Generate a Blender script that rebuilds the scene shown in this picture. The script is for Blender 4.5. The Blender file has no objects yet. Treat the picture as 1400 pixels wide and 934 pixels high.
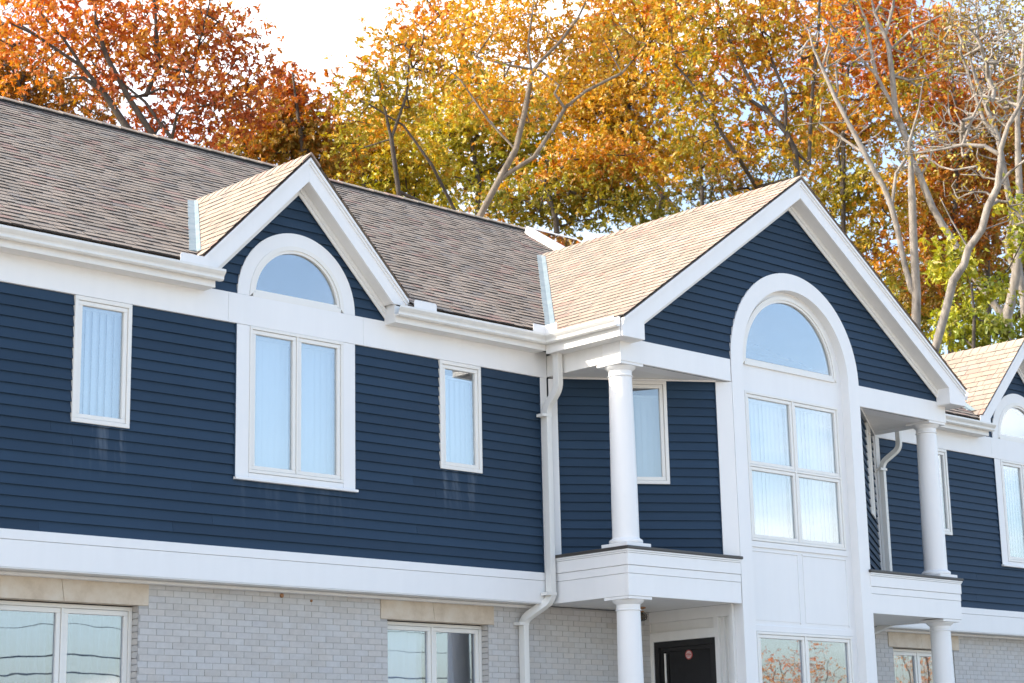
import bpy, math, random
import numpy as np
from mathutils import Vector, Matrix

random.seed(7)
rng = np.random.default_rng(7)
S = bpy.context.scene
COL = S.collection

# ------------------------------------------------------------------ camera
YAW, PITCH, ROLL, FPX = 0.761474890, 0.228790610, -0.0220120197, 2599.23037
CAM = np.array([0.0, -16.8, 1.6])
def cam_axes():
    cy, sy, cp, sp = math.cos(YAW), math.sin(YAW), math.cos(PITCH), math.sin(PITCH)
    fw = np.array([sy*cp, cy*cp, sp]); rt = np.array([cy, -sy, 0.0]); up = np.cross(rt, fw)
    c, s = math.cos(ROLL), math.sin(ROLL)
    return c*rt+s*up, -s*rt+c*up, fw
R_, U_, F_ = cam_axes()
cd = bpy.data.cameras.new('camera'); cam = bpy.data.objects.new('camera', cd); COL.objects.link(cam)
cam.matrix_world = Matrix(((R_[0], U_[0], -F_[0], CAM[0]), (R_[1], U_[1], -F_[1], CAM[1]), (R_[2], U_[2], -F_[2], CAM[2]), (0, 0, 0, 1)))
cd.sensor_fit = 'HORIZONTAL'; cd.sensor_width = 36.0; cd.lens = 36.0*FPX/1400.0
cd.dof.use_dof = True; cd.dof.focus_distance = 24.0; cd.dof.aperture_fstop = 3.2
cd.clip_start = 0.1; cd.clip_end = 3000
S.camera = cam

# ------------------------------------------------------------------ light
SUN_DIR = Vector((-1.5, 1.04, 1.08)).normalized()
SUN_EL = math.asin(SUN_DIR.z); SUN_ROT = math.atan2(SUN_DIR.x, SUN_DIR.y)
W = bpy.data.worlds.new('World'); S.world = W; W.use_nodes = True
nt = W.node_tree; nt.nodes.clear()
def wn(t, **k):
    n = nt.nodes.new(t)
    for a, b in k.items(): setattr(n, a, b)
    return n
sky = wn('ShaderNodeTexSky', sky_type='NISHITA', sun_disc=False, sun_elevation=SUN_EL, sun_rotation=SUN_ROT,
         air_density=1.0, dust_density=3.0, ozone_density=1.2)
tc = wn('ShaderNodeTexCoord'); sep = wn('ShaderNodeSeparateXYZ'); nt.links.new(tc.outputs['Generated'], sep.inputs[0])
za = wn('ShaderNodeMath', operation='ADD'); za.inputs[1].default_value = 0.18; nt.links.new(sep.outputs['Z'], za.inputs[0])
zm = wn('ShaderNodeMath', operation='MAXIMUM'); zm.inputs[1].default_value = 0.05; nt.links.new(za.outputs[0], zm.inputs[0])
dv = wn('ShaderNodeVectorMath', operation='DIVIDE'); cb = wn('ShaderNodeCombineXYZ')
for i in range(3): nt.links.new(zm.outputs[0], cb.inputs[i])
nt.links.new(tc.outputs['Generated'], dv.inputs[0]); nt.links.new(cb.outputs[0], dv.inputs[1])
cn = wn('ShaderNodeTexNoise'); cn.inputs['Scale'].default_value = 0.75; cn.inputs['Detail'].default_value = 6; cn.inputs['Roughness'].default_value = 0.52
cof = wn('ShaderNodeVectorMath', operation='ADD'); cof.inputs[1].default_value = (3.7, 0.0, 1.0)
nt.links.new(dv.outputs[0], cof.inputs[0]); nt.links.new(cof.outputs[0], cn.inputs['Vector'])
cr = wn('ShaderNodeMapRange', interpolation_type='SMOOTHSTEP'); cr.inputs['From Min'].default_value = 0.52; cr.inputs['From Max'].default_value = 0.72; cr.inputs['To Max'].default_value = 0.7
nt.links.new(cn.outputs['Fac'], cr.inputs['Value'])
mx = wn('ShaderNodeMix', data_type='RGBA'); mx.inputs['B'].default_value = (8.6, 8.0, 7.3, 1)
nt.links.new(cr.outputs[0], mx.inputs['Factor']); hs = wn('ShaderNodeHueSaturation'); hs.inputs['Saturation'].default_value = 0.93; nt.links.new(sky.outputs[0], hs.inputs['Color']); nt.links.new(hs.outputs[0], mx.inputs['A'])
bg = wn('ShaderNodeBackground'); bg.inputs['Strength'].default_value = 0.15; nt.links.new(mx.outputs['Result'], bg.inputs['Color'])
wo = wn('ShaderNodeOutputWorld'); nt.links.new(bg.outputs[0], wo.inputs['Surface'])
sd = bpy.data.lights.new('sun', 'SUN'); sd.energy = 2.0; sd.angle = math.radians(0.5); sd.color = (1.0, 0.91, 0.79)
sun = bpy.data.objects.new('sun', sd); COL.objects.link(sun); sun.location = (-20, 20, 30)
sun.rotation_euler = SUN_DIR.to_track_quat('Z', 'Y').to_euler()
S.view_settings.view_transform = 'Standard'; S.view_settings.look = 'None'; S.view_settings.gamma = 1.0
S.view_settings.exposure = 1.68
S.cycles.max_bounces = 10; S.cycles.transparent_max_bounces = 16

# ------------------------------------------------------------------ materials
def mat(name):
    m = bpy.data.materials.new(name); m.use_nodes = True; m.node_tree.nodes.clear(); return m
class N:
    def __init__(s, m): s.t = m.node_tree
    def n(s, ty, ins=None, **k):
        n = s.t.nodes.new(ty)
        for a, b in k.items(): setattr(n, a, b)
        for a, b in (ins or {}).items():
            if isinstance(b, bpy.types.NodeSocket): s.t.links.new(b, n.inputs[a])
            else: n.inputs[a].default_value = b
        return n
    def math(s, op, a, b=0.0, c=0.0, clamp=False):
        return s.n('ShaderNodeMath', {0: a, 1: b, 2: c}, operation=op, use_clamp=clamp).outputs[0]
    def mix(s, f, a, b, blend='MIX'):
        return s.n('ShaderNodeMix', {'Factor': f, 'A': a, 'B': b}, data_type='RGBA', blend_type=blend).outputs['Result']
    def ramp(s, v, stops, interp='LINEAR'):
        r = s.n('ShaderNodeValToRGB', {'Fac': v}); e = r.color_ramp; e.interpolation = interp
        while len(e.elements) < len(stops): e.elements.new(0.5)
        for q, (p, c) in zip(e.elements, stops): q.position = p; q.color = (*c, 1)
        return r.outputs['Color']
    def noise(s, vec, scale, detail=4, rough=0.55):
        return s.n('ShaderNodeTexNoise', {'Vector': vec, 'Scale': scale, 'Detail': detail, 'Roughness': rough}).outputs['Fac']
    def pos(s): return s.n('ShaderNodeNewGeometry').outputs['Position']
    def rnd(s):
        a = s.n('ShaderNodeNewGeometry').outputs['Random Per Island']; b = s.n('ShaderNodeObjectInfo').outputs['Random']
        return s.math('FRACT', s.math('ADD', a, b))
    def scaled(s, vec, sc): return s.n('ShaderNodeVectorMath', {0: vec, 1: sc}, operation='MULTIPLY').outputs[0]
    def bump(s, h, strength, dist): return s.n('ShaderNodeBump', {'Height': h, 'Strength': strength, 'Distance': dist}).outputs[0]
    def out(s, sh): s.t.links.new(sh, s.n('ShaderNodeOutputMaterial').inputs['Surface'])
    def pbr(s, **k):
        return s.n('ShaderNodeBsdfPrincipled', {a.replace('_', ' '): b for a, b in k.items()}).outputs[0]

def m_paint(name, c, rough=0.45, dirt=0.06, var=0.0, streak=0.06):
    m = mat(name); g = N(m); p = g.pos()
    d = g.noise(p, 1.3, 5, 0.6); st = g.noise(g.scaled(p, (9, 9, 0.7)), 1.0, 4)
    f = g.math('MULTIPLY_ADD', d, dirt*2, 1-dirt); f2 = g.math('MULTIPLY_ADD', st, streak*2, 1-streak)
    k = g.math('MULTIPLY', f, f2)
    if var: k = g.math('MULTIPLY', k, g.math('MULTIPLY_ADD', g.rnd(), var*2, 1-var))
    cc = g.n('ShaderNodeCombineColor', {0: k, 1: k, 2: k}).outputs[0]
    col = g.mix(1.0, (*c, 1), cc, 'MULTIPLY')
    g.out(g.pbr(Base_Color=col, Roughness=g.math('MULTIPLY_ADD', d, 0.2, rough-0.1), Normal=g.bump(g.noise(p, 90, 3), 0.08, 0.002)))
    return m
M_WHITE = m_paint('white_paint', (0.80, 0.80, 0.79), 0.5, 0.035, 0, 0.03)
M_WHITE_OLD = m_paint('weathered_white_paint', (0.76, 0.75, 0.72), 0.55, 0.06, 0, 0.06)
M_FRAME = m_paint('cream_frame_paint', (0.78, 0.765, 0.72), 0.4, 0.03, 0, 0.03)
M_PIPE = m_paint('pipe_paint', (0.74, 0.735, 0.70), 0.35, 0.07, 0, 0.08)
M_BLINDS = m_paint('blind_vinyl', (0.74, 0.73, 0.71), 0.6, 0.02, 0.03, 0.0)
M_DARK = m_paint('dark_flashing_metal', (0.055, 0.05, 0.045), 0.5, 0.2)
M_DOOR = m_paint('black_door_paint', (0.012, 0.012, 0.013), 0.35, 0.1)
M_BLACK = m_paint('black_vent', (0.015, 0.014, 0.014), 0.8, 0.1)
M_SHEATH = m_paint('dark_sheathing', (0.02, 0.024, 0.03), 0.9, 0.1)
M_ROOM = m_paint('room_wall', (0.10, 0.10, 0.10), 0.8, 0.05)
M_CURTAIN_GREY = m_paint('grey_green_curtain', (0.16, 0.19, 0.19), 0.8, 0.08)
M_BRASS = m_paint('aged_brass', (0.34, 0.16, 0.06), 0.4, 0.2)

def m_navy():
    m = mat('navy_clapboard_paint'); g = N(m); p = g.pos(); s = g.n('ShaderNodeSeparateXYZ', {0: p})
    k = g.math('MULTIPLY_ADD', g.rnd(), 0.22, 0.89)
    k = g.math('MULTIPLY', k, g.math('MULTIPLY_ADD', g.noise(p, 0.8, 5, 0.6), 0.3, 0.85))
    k = g.math('MULTIPLY', k, g.math('MULTIPLY_ADD', g.noise(g.scaled(p, (3, 3, 60)), 1.0, 3), 0.12, 0.94))
    cc = g.n('ShaderNodeCombineColor', {0: k, 1: k, 2: k}).outputs[0]
    col = g.mix(1.0, (0.0180, 0.042, 0.077, 1), cc, 'MULTIPLY')
    tot = None
    for xa, xb, zt in ((9.78, 10.52, 5.27), (14.78, 15.5, 5.27), (11.85, 13.5, 4.88)):      # lime run-off below the sills
        a = g.n('ShaderNodeMapRange', {'Value': s.outputs[0], 'From Min': xa-0.06, 'From Max': xa+0.1}, interpolation_type='SMOOTHSTEP').outputs[0]
        b = g.n('ShaderNodeMapRange', {'Value': s.outputs[0], 'From Min': xb+0.06, 'From Max': xb-0.1}, interpolation_type='SMOOTHSTEP').outputs[0]
        c = g.n('ShaderNodeMapRange', {'Value': s.outputs[2], 'From Min': zt-0.62, 'From Max': zt-0.1}, interpolation_type='SMOOTHSTEP').outputs[0]
        d = g.math('LESS_THAN', s.outputs[2], zt+0.03)
        q = g.math('MULTIPLY', g.math('MULTIPLY', a, b), g.math('MULTIPLY', c, d))
        q = g.math('MULTIPLY', q, 0.35 if zt < 5 else 1.0)
        tot = q if tot is None else g.math('ADD', tot, q)
    st = g.n('ShaderNodeMapRange', {'Value': g.noise(g.scaled(p, (11, 0.5, 0.9)), 1.0, 4, 0.6), 'From Min': 0.5, 'From Max': 0.72}).outputs[0]
    fl = g.n('ShaderNodeMapRange', {'Value': g.noise(g.scaled(p, (30, 1, 18)), 1.0, 5, 0.7), 'From Min': 0.66, 'From Max': 0.78}).outputs[0]
    f = g.math('ADD', g.math('MULTIPLY', g.math('MULTIPLY', tot, st), 0.2), g.math('MULTIPLY', fl, 0.05), clamp=True)
    col = g.mix(f, col, (0.42, 0.47, 0.52, 1))
    g.out(g.pbr(Base_Color=col, Roughness=0.68, Specular_IOR_Level=0.3, Normal=g.bump(g.noise(g.scaled(p, (8, 8, 120)), 1.0, 4), 0.12, 0.003)))
    return m
M_NAVY = m_navy()

def m_shingle():
    m = mat('asphalt_shingle'); g = N(m); p = g.pos(); r = g.rnd()
    col = g.ramp(r, [(0.0, (0.27, 0.235, 0.205)), (0.1, (0.33, 0.28, 0.225)), (0.45, (0.365, 0.29, 0.225)), (0.75, (0.385, 0.31, 0.24)), (0.88, (0.33, 0.275, 0.225)), (0.93, (0.38, 0.255, 0.20)), (1.0, (0.36, 0.245, 0.20))])
    blot = g.n('ShaderNodeMapRange', {'Value': g.noise(p, 1.1, 3), 'From Min': 0.3, 'From Max': 0.7, 'To Min': 0.85, 'To Max': 1.12}).outputs[0]
    gr = g.n('ShaderNodeMapRange', {'Value': g.noise(p, 160, 2, 0.7), 'From Min': 0.25, 'From Max': 0.75, 'To Min': 0.72, 'To Max': 1.28}).outputs[0]
    k = g.math('MULTIPLY', blot, gr); cc = g.n('ShaderNodeCombineColor', {0: k, 1: k, 2: k}).outputs[0]
    col = g.mix(1.0, col, cc, 'MULTIPLY')
    g.out(g.pbr(Base_Color=col, Roughness=0.92, Specular_IOR_Level=0.2, Normal=g.bump(g.noise(p, 220, 2), 0.5, 0.004)))
    return m
M_SHINGLE = m_shingle()
M_EDGE = m_paint('shingle_cut_edge', (0.055, 0.046, 0.04), 0.95, 0.2)
EDGE_IDX = [0, 0, 1, 1, 0, 1]

def m_brick():
    m = mat('grey_brick'); g = N(m); p = g.pos(); r = g.rnd()
    col = g.ramp(r, [(0, (0.49, 0.47, 0.445)), (0.3, (0.515, 0.505, 0.49)), (0.6, (0.53, 0.525, 0.515)), (0.85, (0.535, 0.51, 0.48)), (1, (0.51, 0.505, 0.505))])
    n1 = g.noise(p, 14, 5, 0.65); k = g.math('MULTIPLY_ADD', n1, 0.3, 0.85)
    cc = g.n('ShaderNodeCombineColor', {0: k, 1: k, 2: k}).outputs[0]
    col = g.mix(1.0, col, cc, 'MULTIPLY')
    blot = g.n('ShaderNodeMapRange', {'Value': g.noise(p, 1.7, 4), 'From Min': 0.55, 'From Max': 0.75}).outputs[0]
    col = g.mix(g.math('MULTIPLY', blot, 0.35), col, (0.42, 0.35, 0.27, 1))
    g.out(g.pbr(Base_Color=col, Roughness=0.85, Normal=g.bump(g.noise(p, 120, 4), 0.3, 0.003)))
    return m
M_BRICK = m_brick()
M_MORTAR = m_paint('mortar', (0.385, 0.375, 0.36), 0.9, 0.12)

def m_stone():
    m = mat('limestone'); g = N(m); p = g.pos()
    n = g.noise(p, 4, 6, 0.65); col = g.ramp(n, [(0.25, (0.46, 0.37, 0.27)), (0.5, (0.60, 0.51, 0.40)), (0.75, (0.66, 0.60, 0.51))])
    g.out(g.pbr(Base_Color=col, Roughness=0.85, Normal=g.bump(g.noise(p, 60, 4), 0.25, 0.004)))
    return m
M_STONE = m_stone()

def m_metal():
    m = mat('patinated_flashing'); g = N(m); p = g.pos()
    n = g.noise(p, 5, 5, 0.6); col = g.ramp(n, [(0.3, (0.19, 0.26, 0.28)), (0.55, (0.26, 0.32, 0.33)), (0.8, (0.34, 0.38, 0.37))])
    g.out(g.pbr(Base_Color=col, Roughness=0.5, Metallic=0.2, Normal=g.bump(g.noise(p, 9, 3), 0.3, 0.02)))
    return m
M_FLASH = m_metal()

def m_glass(name, tint=(0.79, 0.84, 0.87), ior=0.20, wav=0.03):
    m = mat(name); g = N(m); p = g.pos()
    nb = g.bump(g.noise(p, 1.6, 2, 0.4), wav, 0.012)
    gl = g.n('ShaderNodeBsdfGlossy', {'Color': (0.97, 0.98, 1, 1), 'Roughness': 0.0, 'Normal': nb}).outputs[0]
    tr = g.n('ShaderNodeBsdfTransparent', {'Color': (*tint, 1)}).outputs[0]
    fc = g.n('ShaderNodeLayerWeight', {'Blend': 0.5}).outputs['Facing']
    fr = g.math('MULTIPLY_ADD', g.math('POWER', fc, 4.0), 1-ior, ior, clamp=True)      # ior here: reflectance of one face, seen square on
    g.out(g.n('ShaderNodeMixShader', {0: fr, 1: tr, 2: gl}).outputs[0])
    return m
M_GLASS = m_glass('window_glass')
M_GLASS_LOW = m_glass('ground_floor_glass', (0.74, 0.81, 0.90), 0.21, 0.06)
M_GLASS_DARK = m_paint('dark_door_glass', (0.008, 0.008, 0.009), 0.12, 0.0)

def m_leaf():
    m = mat('autumn_leaf'); g = N(m)
    a = g.n('ShaderNodeAttribute', attribute_name='leaf_hue').outputs['Color']
    d = g.n('ShaderNodeBsdfDiffuse', {'Color': a}).outputs[0]
    sat = g.n('ShaderNodeHueSaturation', {'Color': a, 'Saturation': 1.08, 'Value': 1.25}).outputs[0]
    t = g.n('ShaderNodeBsdfTranslucent', {'Color': sat}).outputs[0]
    gl = g.n('ShaderNodeBsdfGlossy', {'Color': (1, 1, 1, 1), 'Roughness': 0.45}).outputs[0]
    x = g.n('ShaderNodeMixShader', {0: 0.32, 1: d, 2: t}).outputs[0]
    g.out(g.n('ShaderNodeMixShader', {0: 0.035, 1: x, 2: gl}).outputs[0])
    return m
M_LEAF = m_leaf()
def m_bark(name, a, b):
    m = mat(name); g = N(m); p = g.pos()
    n = g.noise(g.scaled(p, (5, 5, 1.6)), 1.6, 6, 0.7); col = g.ramp(n, [(0.3, a), (0.7, b)])
    g.out(g.pbr(Base_Color=col, Roughness=0.9, Normal=g.bump(n, 0.6, 0.04)))
    return m
M_BARK = m_bark('grey_brown_bark', (0.035, 0.028, 0.022), (0.10, 0.082, 0.066))
M_BARK_PALE = m_bark('pale_grey_bark', (0.14, 0.12, 0.10), (0.36, 0.325, 0.28))
M_BARK_MID = m_bark('brown_bark', (0.09, 0.072, 0.055), (0.24, 0.20, 0.155))

def m_ground():
    m = mat('pale_asphalt'); g = N(m); p = g.pos()
    n = g.noise(p, 0.25, 6, 0.6); col = g.ramp(n, [(0.3, (0.30, 0.27, 0.23)), (0.7, (0.42, 0.38, 0.32))])
    g.out(g.pbr(Base_Color=col, Roughness=0.9, Normal=g.bump(g.noise(p, 60, 4), 0.4, 0.01)))
    return m
M_GROUND = m_ground()
def m_grass():
    m = mat('leafy_grass'); g = N(m); p = g.pos()
    n = g.noise(p, 1.5, 6, 0.7); col = g.ramp(n, [(0.3, (0.06, 0.08, 0.025)), (0.55, (0.13, 0.10, 0.03)), (0.75, (0.24, 0.12, 0.03))])
    g.out(g.pbr(Base_Color=col, Roughness=0.95)); return m
M_GRASS = m_grass()

# ------------------------------------------------------------------ mesh helpers
class MB:
    def __init__(s): s.v = []; s.f = []
    def add(s, vs, fs):
        o = len(s.v); s.v += [tuple(map(float, q)) for q in vs]; s.f += [tuple(i+o for i in f) for f in fs]; return s
    def hexa(s, p):      # 8 points: bottom ring 0-3, top ring 4-7
        return s.add(p, [(0, 3, 2, 1), (4, 5, 6, 7), (0, 1, 5, 4), (1, 2, 6, 5), (2, 3, 7, 6), (3, 0, 4, 7)])
    def box(s, x0, x1, y0, y1, z0, z1):
        return s.hexa([(x0, y0, z0), (x1, y0, z0), (x1, y1, z0), (x0, y1, z0), (x0, y0, z1), (x1, y0, z1), (x1, y1, z1), (x0, y1, z1)])
    def fbox(s, F, u0, u1, d0, d1, z0, z1):
        return s.hexa([F(u0, d1, z0), F(u1, d1, z0), F(u1, d0, z0), F(u0, d0, z0), F(u0, d1, z1), F(u1, d1, z1), F(u1, d0, z1), F(u0, d0, z1)])
    def quad(s, a, b, c, d): return s.add([a, b, c, d], [(0, 1, 2, 3)])
    def loft(s, rings, caps=True, closed=True):
        n = len(rings[0]); o = len(s.v)
        for r in rings: s.v += [tuple(map(float, q)) for q in r]
        for i in range(len(rings)-1):
            for j in range(n if closed else n-1):
                k = (j+1) % n; s.f.append((o+i*n+j, o+i*n+k, o+(i+1)*n+k, o+(i+1)*n+j))
        if caps and closed:
            s.f.append(tuple(o+j for j in reversed(range(n)))); s.f.append(tuple(o+(len(rings)-1)*n+j for j in range(n)))
        return s
    def lathe(s, cx, cy, prof, n=40):
        return s.loft([[(cx+r*math.cos(2*math.pi*j/n), cy+r*math.sin(2*math.pi*j/n), z) for j in range(n)] for r, z in prof])
    def build(s, name, m, parent=None, smooth=False, kind=None):
        me = bpy.data.meshes.new(name); me.from_pydata(s.v, [], s.f); me.update()
        me.materials.append(m)
        if smooth:
            me.polygons.foreach_set('use_smooth', [True]*len(me.polygons))
        o = bpy.data.objects.new(name, me); COL.objects.link(o)
        if parent: o.parent = parent
        if kind: o['kind'] = kind
        return o
def soft(o, ang=35):
    me = o.data; me.polygons.foreach_set('use_smooth', [True]*len(me.polygons))
    import bmesh
    bm = bmesh.new(); bm.from_mesh(me); lim = math.radians(ang)
    for e in bm.edges:
        if len(e.link_faces) == 2 and e.calc_face_angle(0) > lim: e.smooth = False
    bm.to_mesh(me); bm.free(); return o
def bevel(o, w=0.006, seg=2):
    b = o.modifiers.new('bevel', 'BEVEL'); b.width = w; b.segments = seg; b.limit_method = 'ANGLE'; return o
def frame(O, u):
    u = np.array(u, float); u /= np.hypot(*u); n = np.array([u[1], -u[0]])
    def F(a, d, z): return (O[0]+u[0]*a+n[0]*d, O[1]+u[1]*a+n[1]*d, z)
    F.n = (n[0], n[1]); F.u = (u[0], u[1]); return F
def thing(name, label, cat, loc=(0, 0, 0), group=None):
    o = bpy.data.objects.new(name, None); COL.objects.link(o); o.empty_display_size = 0.2
    o['label'] = label; o['category'] = cat
    if group: o['group'] = group
    return o
def tag(o, label, cat, group=None):
    o['label'] = label; o['category'] = cat
    if group: o['group'] = group
    return o
def struct(o): o['kind'] = 'structure'; return o

# ------------------------------------------------------------------ ground
def ground_sheet():
    xs = np.concatenate([[-900, -300, -120], np.arange(-60, 101, 8), [160, 320, 900]]); ys = np.concatenate([[-900, -300, -120], np.arange(-60, 101, 8), [160, 320, 900]])
    b = MB(); nx = len(xs)
    for y in ys:
        for x in xs: b.v.append((x, y, 0.0))
    for j in range(len(ys)-1):
        for i in range(nx-1): b.f.append((j*nx+i, j*nx+i+1, (j+1)*nx+i+1, (j+1)*nx+i))
    return b
struct(ground_sheet().build('ground', M_GROUND))
def terrain(x, y):
    """height of the wooded bank that rises behind and beyond the right end of the house"""
    t = min(1.0, max(0.0, max(y-11.5, min(x-31.5, y+7))/13)); return 9.2*t*t*(3-2*t)
def lawn():
    b = MB(); xs = np.linspace(-40, 120, 81); ys = np.linspace(-8, 100, 61); nx = len(xs)
    for y in ys:
        for x in xs:
            h = terrain(x, y); b.v.append((x, y, 0.012+h+(0.15*math.sin(x*0.7+y*.3)*math.cos(y*.5) if h > 1 else 0)))
    for j in range(len(ys)-1):
        for i in range(nx-1):
            x, y = xs[i+1], ys[j+1]
            if y > 10.6 or x > 31: b.f.append((j*nx+i, j*nx+i+1, (j+1)*nx+i+1, (j+1)*nx+i))
    return b
struct(lawn().build('hillside', M_GRASS, smooth=True))

# ------------------------------------------------------------------ the house
HOUSE = thing('house', 'navy clapboard house with white trim, arched gable windows and columned porches', 'house')
XA, XB, YB = 2.0, 29.6, 10.0          # wall extents
XC, XD, XE = 20.08, 12.67, 27.65      # wing centre, left dormer centre, right dormer centre
DW = 1.29                             # wing projection
ZB0, ZB1, ZF0, ZF1 = 3.766, 4.137, 6.61, 6.95
WL, WR_, BL, BR = 16.61, 23.55, 18.69, 21.43
FM = frame((0, 0), (1, 0))
FW = frame((0, -DW), (1, 0))
FDL = frame((16.62, 0.0), (18.70-16.62, -DW))
FDR = frame((21.42, -DW), (23.54-21.42, DW))
LDL = math.hypot(18.70-16.62, DW)
FDOOR = frame((18.69, 0.42), (0, -1))
H = HOUSE
def P_(name, mb, m=M_WHITE, par=None, **k): return mb.build(name, m, par or H, **k)

MZ = lambda y: 7.14+0.65*(y+0.25)                 # main roof plane
WZ = lambda x: 9.62-0.685*abs(x-XC)               # wing roof
DZ = lambda x, c: 8.68-abs(x-c)                   # dormer roofs

def subtract(spans, a, b):
    r = []
    for p, q in spans:
        if b <= p or a >= q: r.append((p, q)); continue
        if a > p: r.append((p, a))
        if b < q: r.append((b, q))
    return [(p, q) for p, q in r if q-p > 0.012]

EXPO = (ZF0-ZB1)/22
def boards(F, zlo, n, spans_fn, openings, zclip=None):
    """clapboards: one object for every run of one course"""
    for i in range(n):
        z0 = zlo+i*EXPO; z1 = z0+EXPO
        sp = spans_fn(z0)
        notch = []
        for (a, b, oz0, oz1) in openings:
            if z1 <= oz0+0.004 or z0 >= oz1-0.004: continue
            sp = subtract(sp, a, b)
            if z0 < oz0-0.004: notch.append((a, b, z0, oz0))
        sp = sorted(sp)
        if not notch:                       # long courses are two boards butted end to end
            q_ = []
            for a, b in sp:
                if b-a > 2.6 and random.random() < 0.6: c_ = random.uniform(a+0.8, b-0.8); q_ += [(a, c_-0.0012), (c_+0.0012, b)]
                else: q_.append((a, b))
            sp = q_
        runs = []
        pieces = sorted([(a, b, z0, z1) for a, b in sp]+notch)
        for pc in pieces:
            if runs and abs(runs[-1][-1][1]-pc[0]) < 1e-6: runs[-1].append(pc)
            else: runs.append([pc])
        for run in runs:
            mb = MB(); jt = random.uniform(-0.002, 0.0)
            for (a, b, za, zb) in run:
                ft = (zb-z0)/EXPO
                db, dt = -0.005+jt, -0.005-0.023*ft+jt
                zb2 = zb+(0.012 if zb == z1 else 0)
                mb.hexa([F(a, db, za), F(b, db, za), F(b, -0.042, za), F(a, -0.042, za), F(a, dt-0.002, zb2), F(b, dt-0.002, zb2), F(b, -0.042, zb2), F(a, -0.042, zb2)])
            P_('clapboard', mb, M_NAVY)

WIN_W1 = (9.82, 10.50, 5.28, ZF0)
WIN_W3 = (14.80, 15.47, 5.28, ZF0)
WIN_W4 = (24.77, 25.45, 5.25, ZF0)
BIG_L = (11.84, 13.50, 4.905, ZF0)
BIG_R = (26.82, 28.48, 4.88, ZF0)
OPEN_UP = [WIN_W1, WIN_W3, WIN_W4, BIG_L, BIG_R]
boards(FM, ZB1, 22, lambda z: [(7.6, 16.49)], [WIN_W1, BIG_L, WIN_W3])
boards(FM, ZB1, 22, lambda z: [(23.66, XB)], [WIN_W4, BIG_R])
# diagonal bay walls
DWL = (0.40*LDL, 0.639*LDL, 5.27, ZF0)
L2 = math.hypot(23.54-21.42, DW)
DWR = (L2*(1-0.515), L2*(1-0.28), 5.27, ZF0)
boards(FDL, ZB1, 22, lambda z: [(0.05*LDL, 0.910*LDL)], [DWL])
boards(FDR, ZB1, 22, lambda z: [(0.07*L2, 0.955*L2)], [DWR])
# gables
def gable_spans(c, ridge, slope, r, spring):
    def f(z):
        hw = (ridge-z)/slope
        sp = [(c-hw, c+hw)]
        h2 = z+EXPO*0.6-spring
        if h2 < r: 
            w = math.sqrt(max(0, r*r-max(0, h2)**2)); sp = subtract(sp, c-w, c+w)
        return sp
    return f
GS_D = lambda c: gable_spans(c, 8.262, 1.0, 0.77, ZF1)
boards(FM, ZF1, 12, GS_D(XD), []); boards(FM, ZF1, 12, GS_D(XE), [])
GS_W = gable_spans(XC, 9.25, 0.685, 1.30, 6.92)
boards(FW, 6.92, 21, GS_W, [])

# sheathing and rooms behind
def sheath(F, spans, zs, openings, d, name='wall', m=M_SHEATH):
    mb = MB()
    zz = sorted(set([z for z in zs]+[o[k] for o in openings for k in (2, 3)])); zz = [z for z in zz if zs[0] <= z <= zs[-1]]
    for a, b in zip(zz[:-1], zz[1:]):
        sp = spans(0.5*(a+b)) if callable(spans) else list(spans)
        for o in openings:
            if o[2] < 0.5*(a+b) < o[3]: sp = subtract(sp, o[0], o[1])
        for u0, u1 in sp: mb.quad(F(u0, d, a), F(u1, d, a), F(u1, d, b), F(u0, d, b))
    return P_(name, mb, m)
sheath(FM, [(XA, 16.62), (23.54, XB)], [3.78, 6.96], [(a+.03, b-.03, c+.03, d-.03) for a, b, c, d in OPEN_UP], -0.045)
sheath(FDL, [(0, LDL)], [3.78, 6.70], [(DWL[0]+.03, DWL[1]-.03, DWL[2]+.03, DWL[3]-.03)], -0.045)
sheath(FDR, [(0, L2)], [3.78, 6.70], [(DWR[0]+.03, DWR[1]-.03, DWR[2]+.03, DWR[3]-.03)], -0.045)
zsD = list(np.linspace(ZF1, 8.36, 24)); zsW = list(np.linspace(6.62, 9.30, 36))
for c in (XD, XE): sheath(FM, gable_spans(c, 8.40, 1.0, 0.75, ZF1-0.03), zsD, [], -0.046)
def wing_sp(z):
    sp = [(max(WL+.01, XC-(9.36-z)/0.685), min(WR_-.01, XC+(9.36-z)/0.685))]
    h = max(0, z-6.94); w = math.sqrt(max(0, 1.24**2-h*h)) if h < 1.24 else 0
    return subtract(sp, XC-w, XC+w) if w else sp
sheath(FW, wing_sp, zsW, [], -0.046)
def room(x0, x1, y0, y1, z0, z1, ceil=False):
    mb = MB(); mb.quad((x0, y1, z0), (x1, y1, z0), (x1, y1, z1), (x0, y1, z1))
    mb.quad((x0, y0, z0), (x1, y0, z0), (x1, y1, z0), (x0, y1, z0))
    zs = min(z1, 6.9); mb.quad((x0, y0, z0), (x0, y1, z0), (x0, y1, zs), (x0, y0, zs)); mb.quad((x1, y0, z0), (x1, y1, z0), (x1, y1, zs), (x1, y0, zs))
    if ceil: mb.quad((x0, y0, z1), (x1, y0, z1), (x1, y1, z1), (x0, y1, z1))
    P_('interior_wall', mb, M_ROOM)
room(2.1, 16.6, 0.06, 4.2, 3.84, 9.0); room(16.75, 23.45, -0.02, 4.2, 3.84, 9.0); room(23.6, 29.5, 0.06, 4.2, 3.84, 9.0)
room(2.1, 16.6, 0.47, 5, 0.2, 3.70, True); room(18.98, 21.3, -1.1, 5, 0.2, 3.70, True); room(23.6, 29.5, 0.47, 5, 0.2, 3.70, True)
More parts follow.
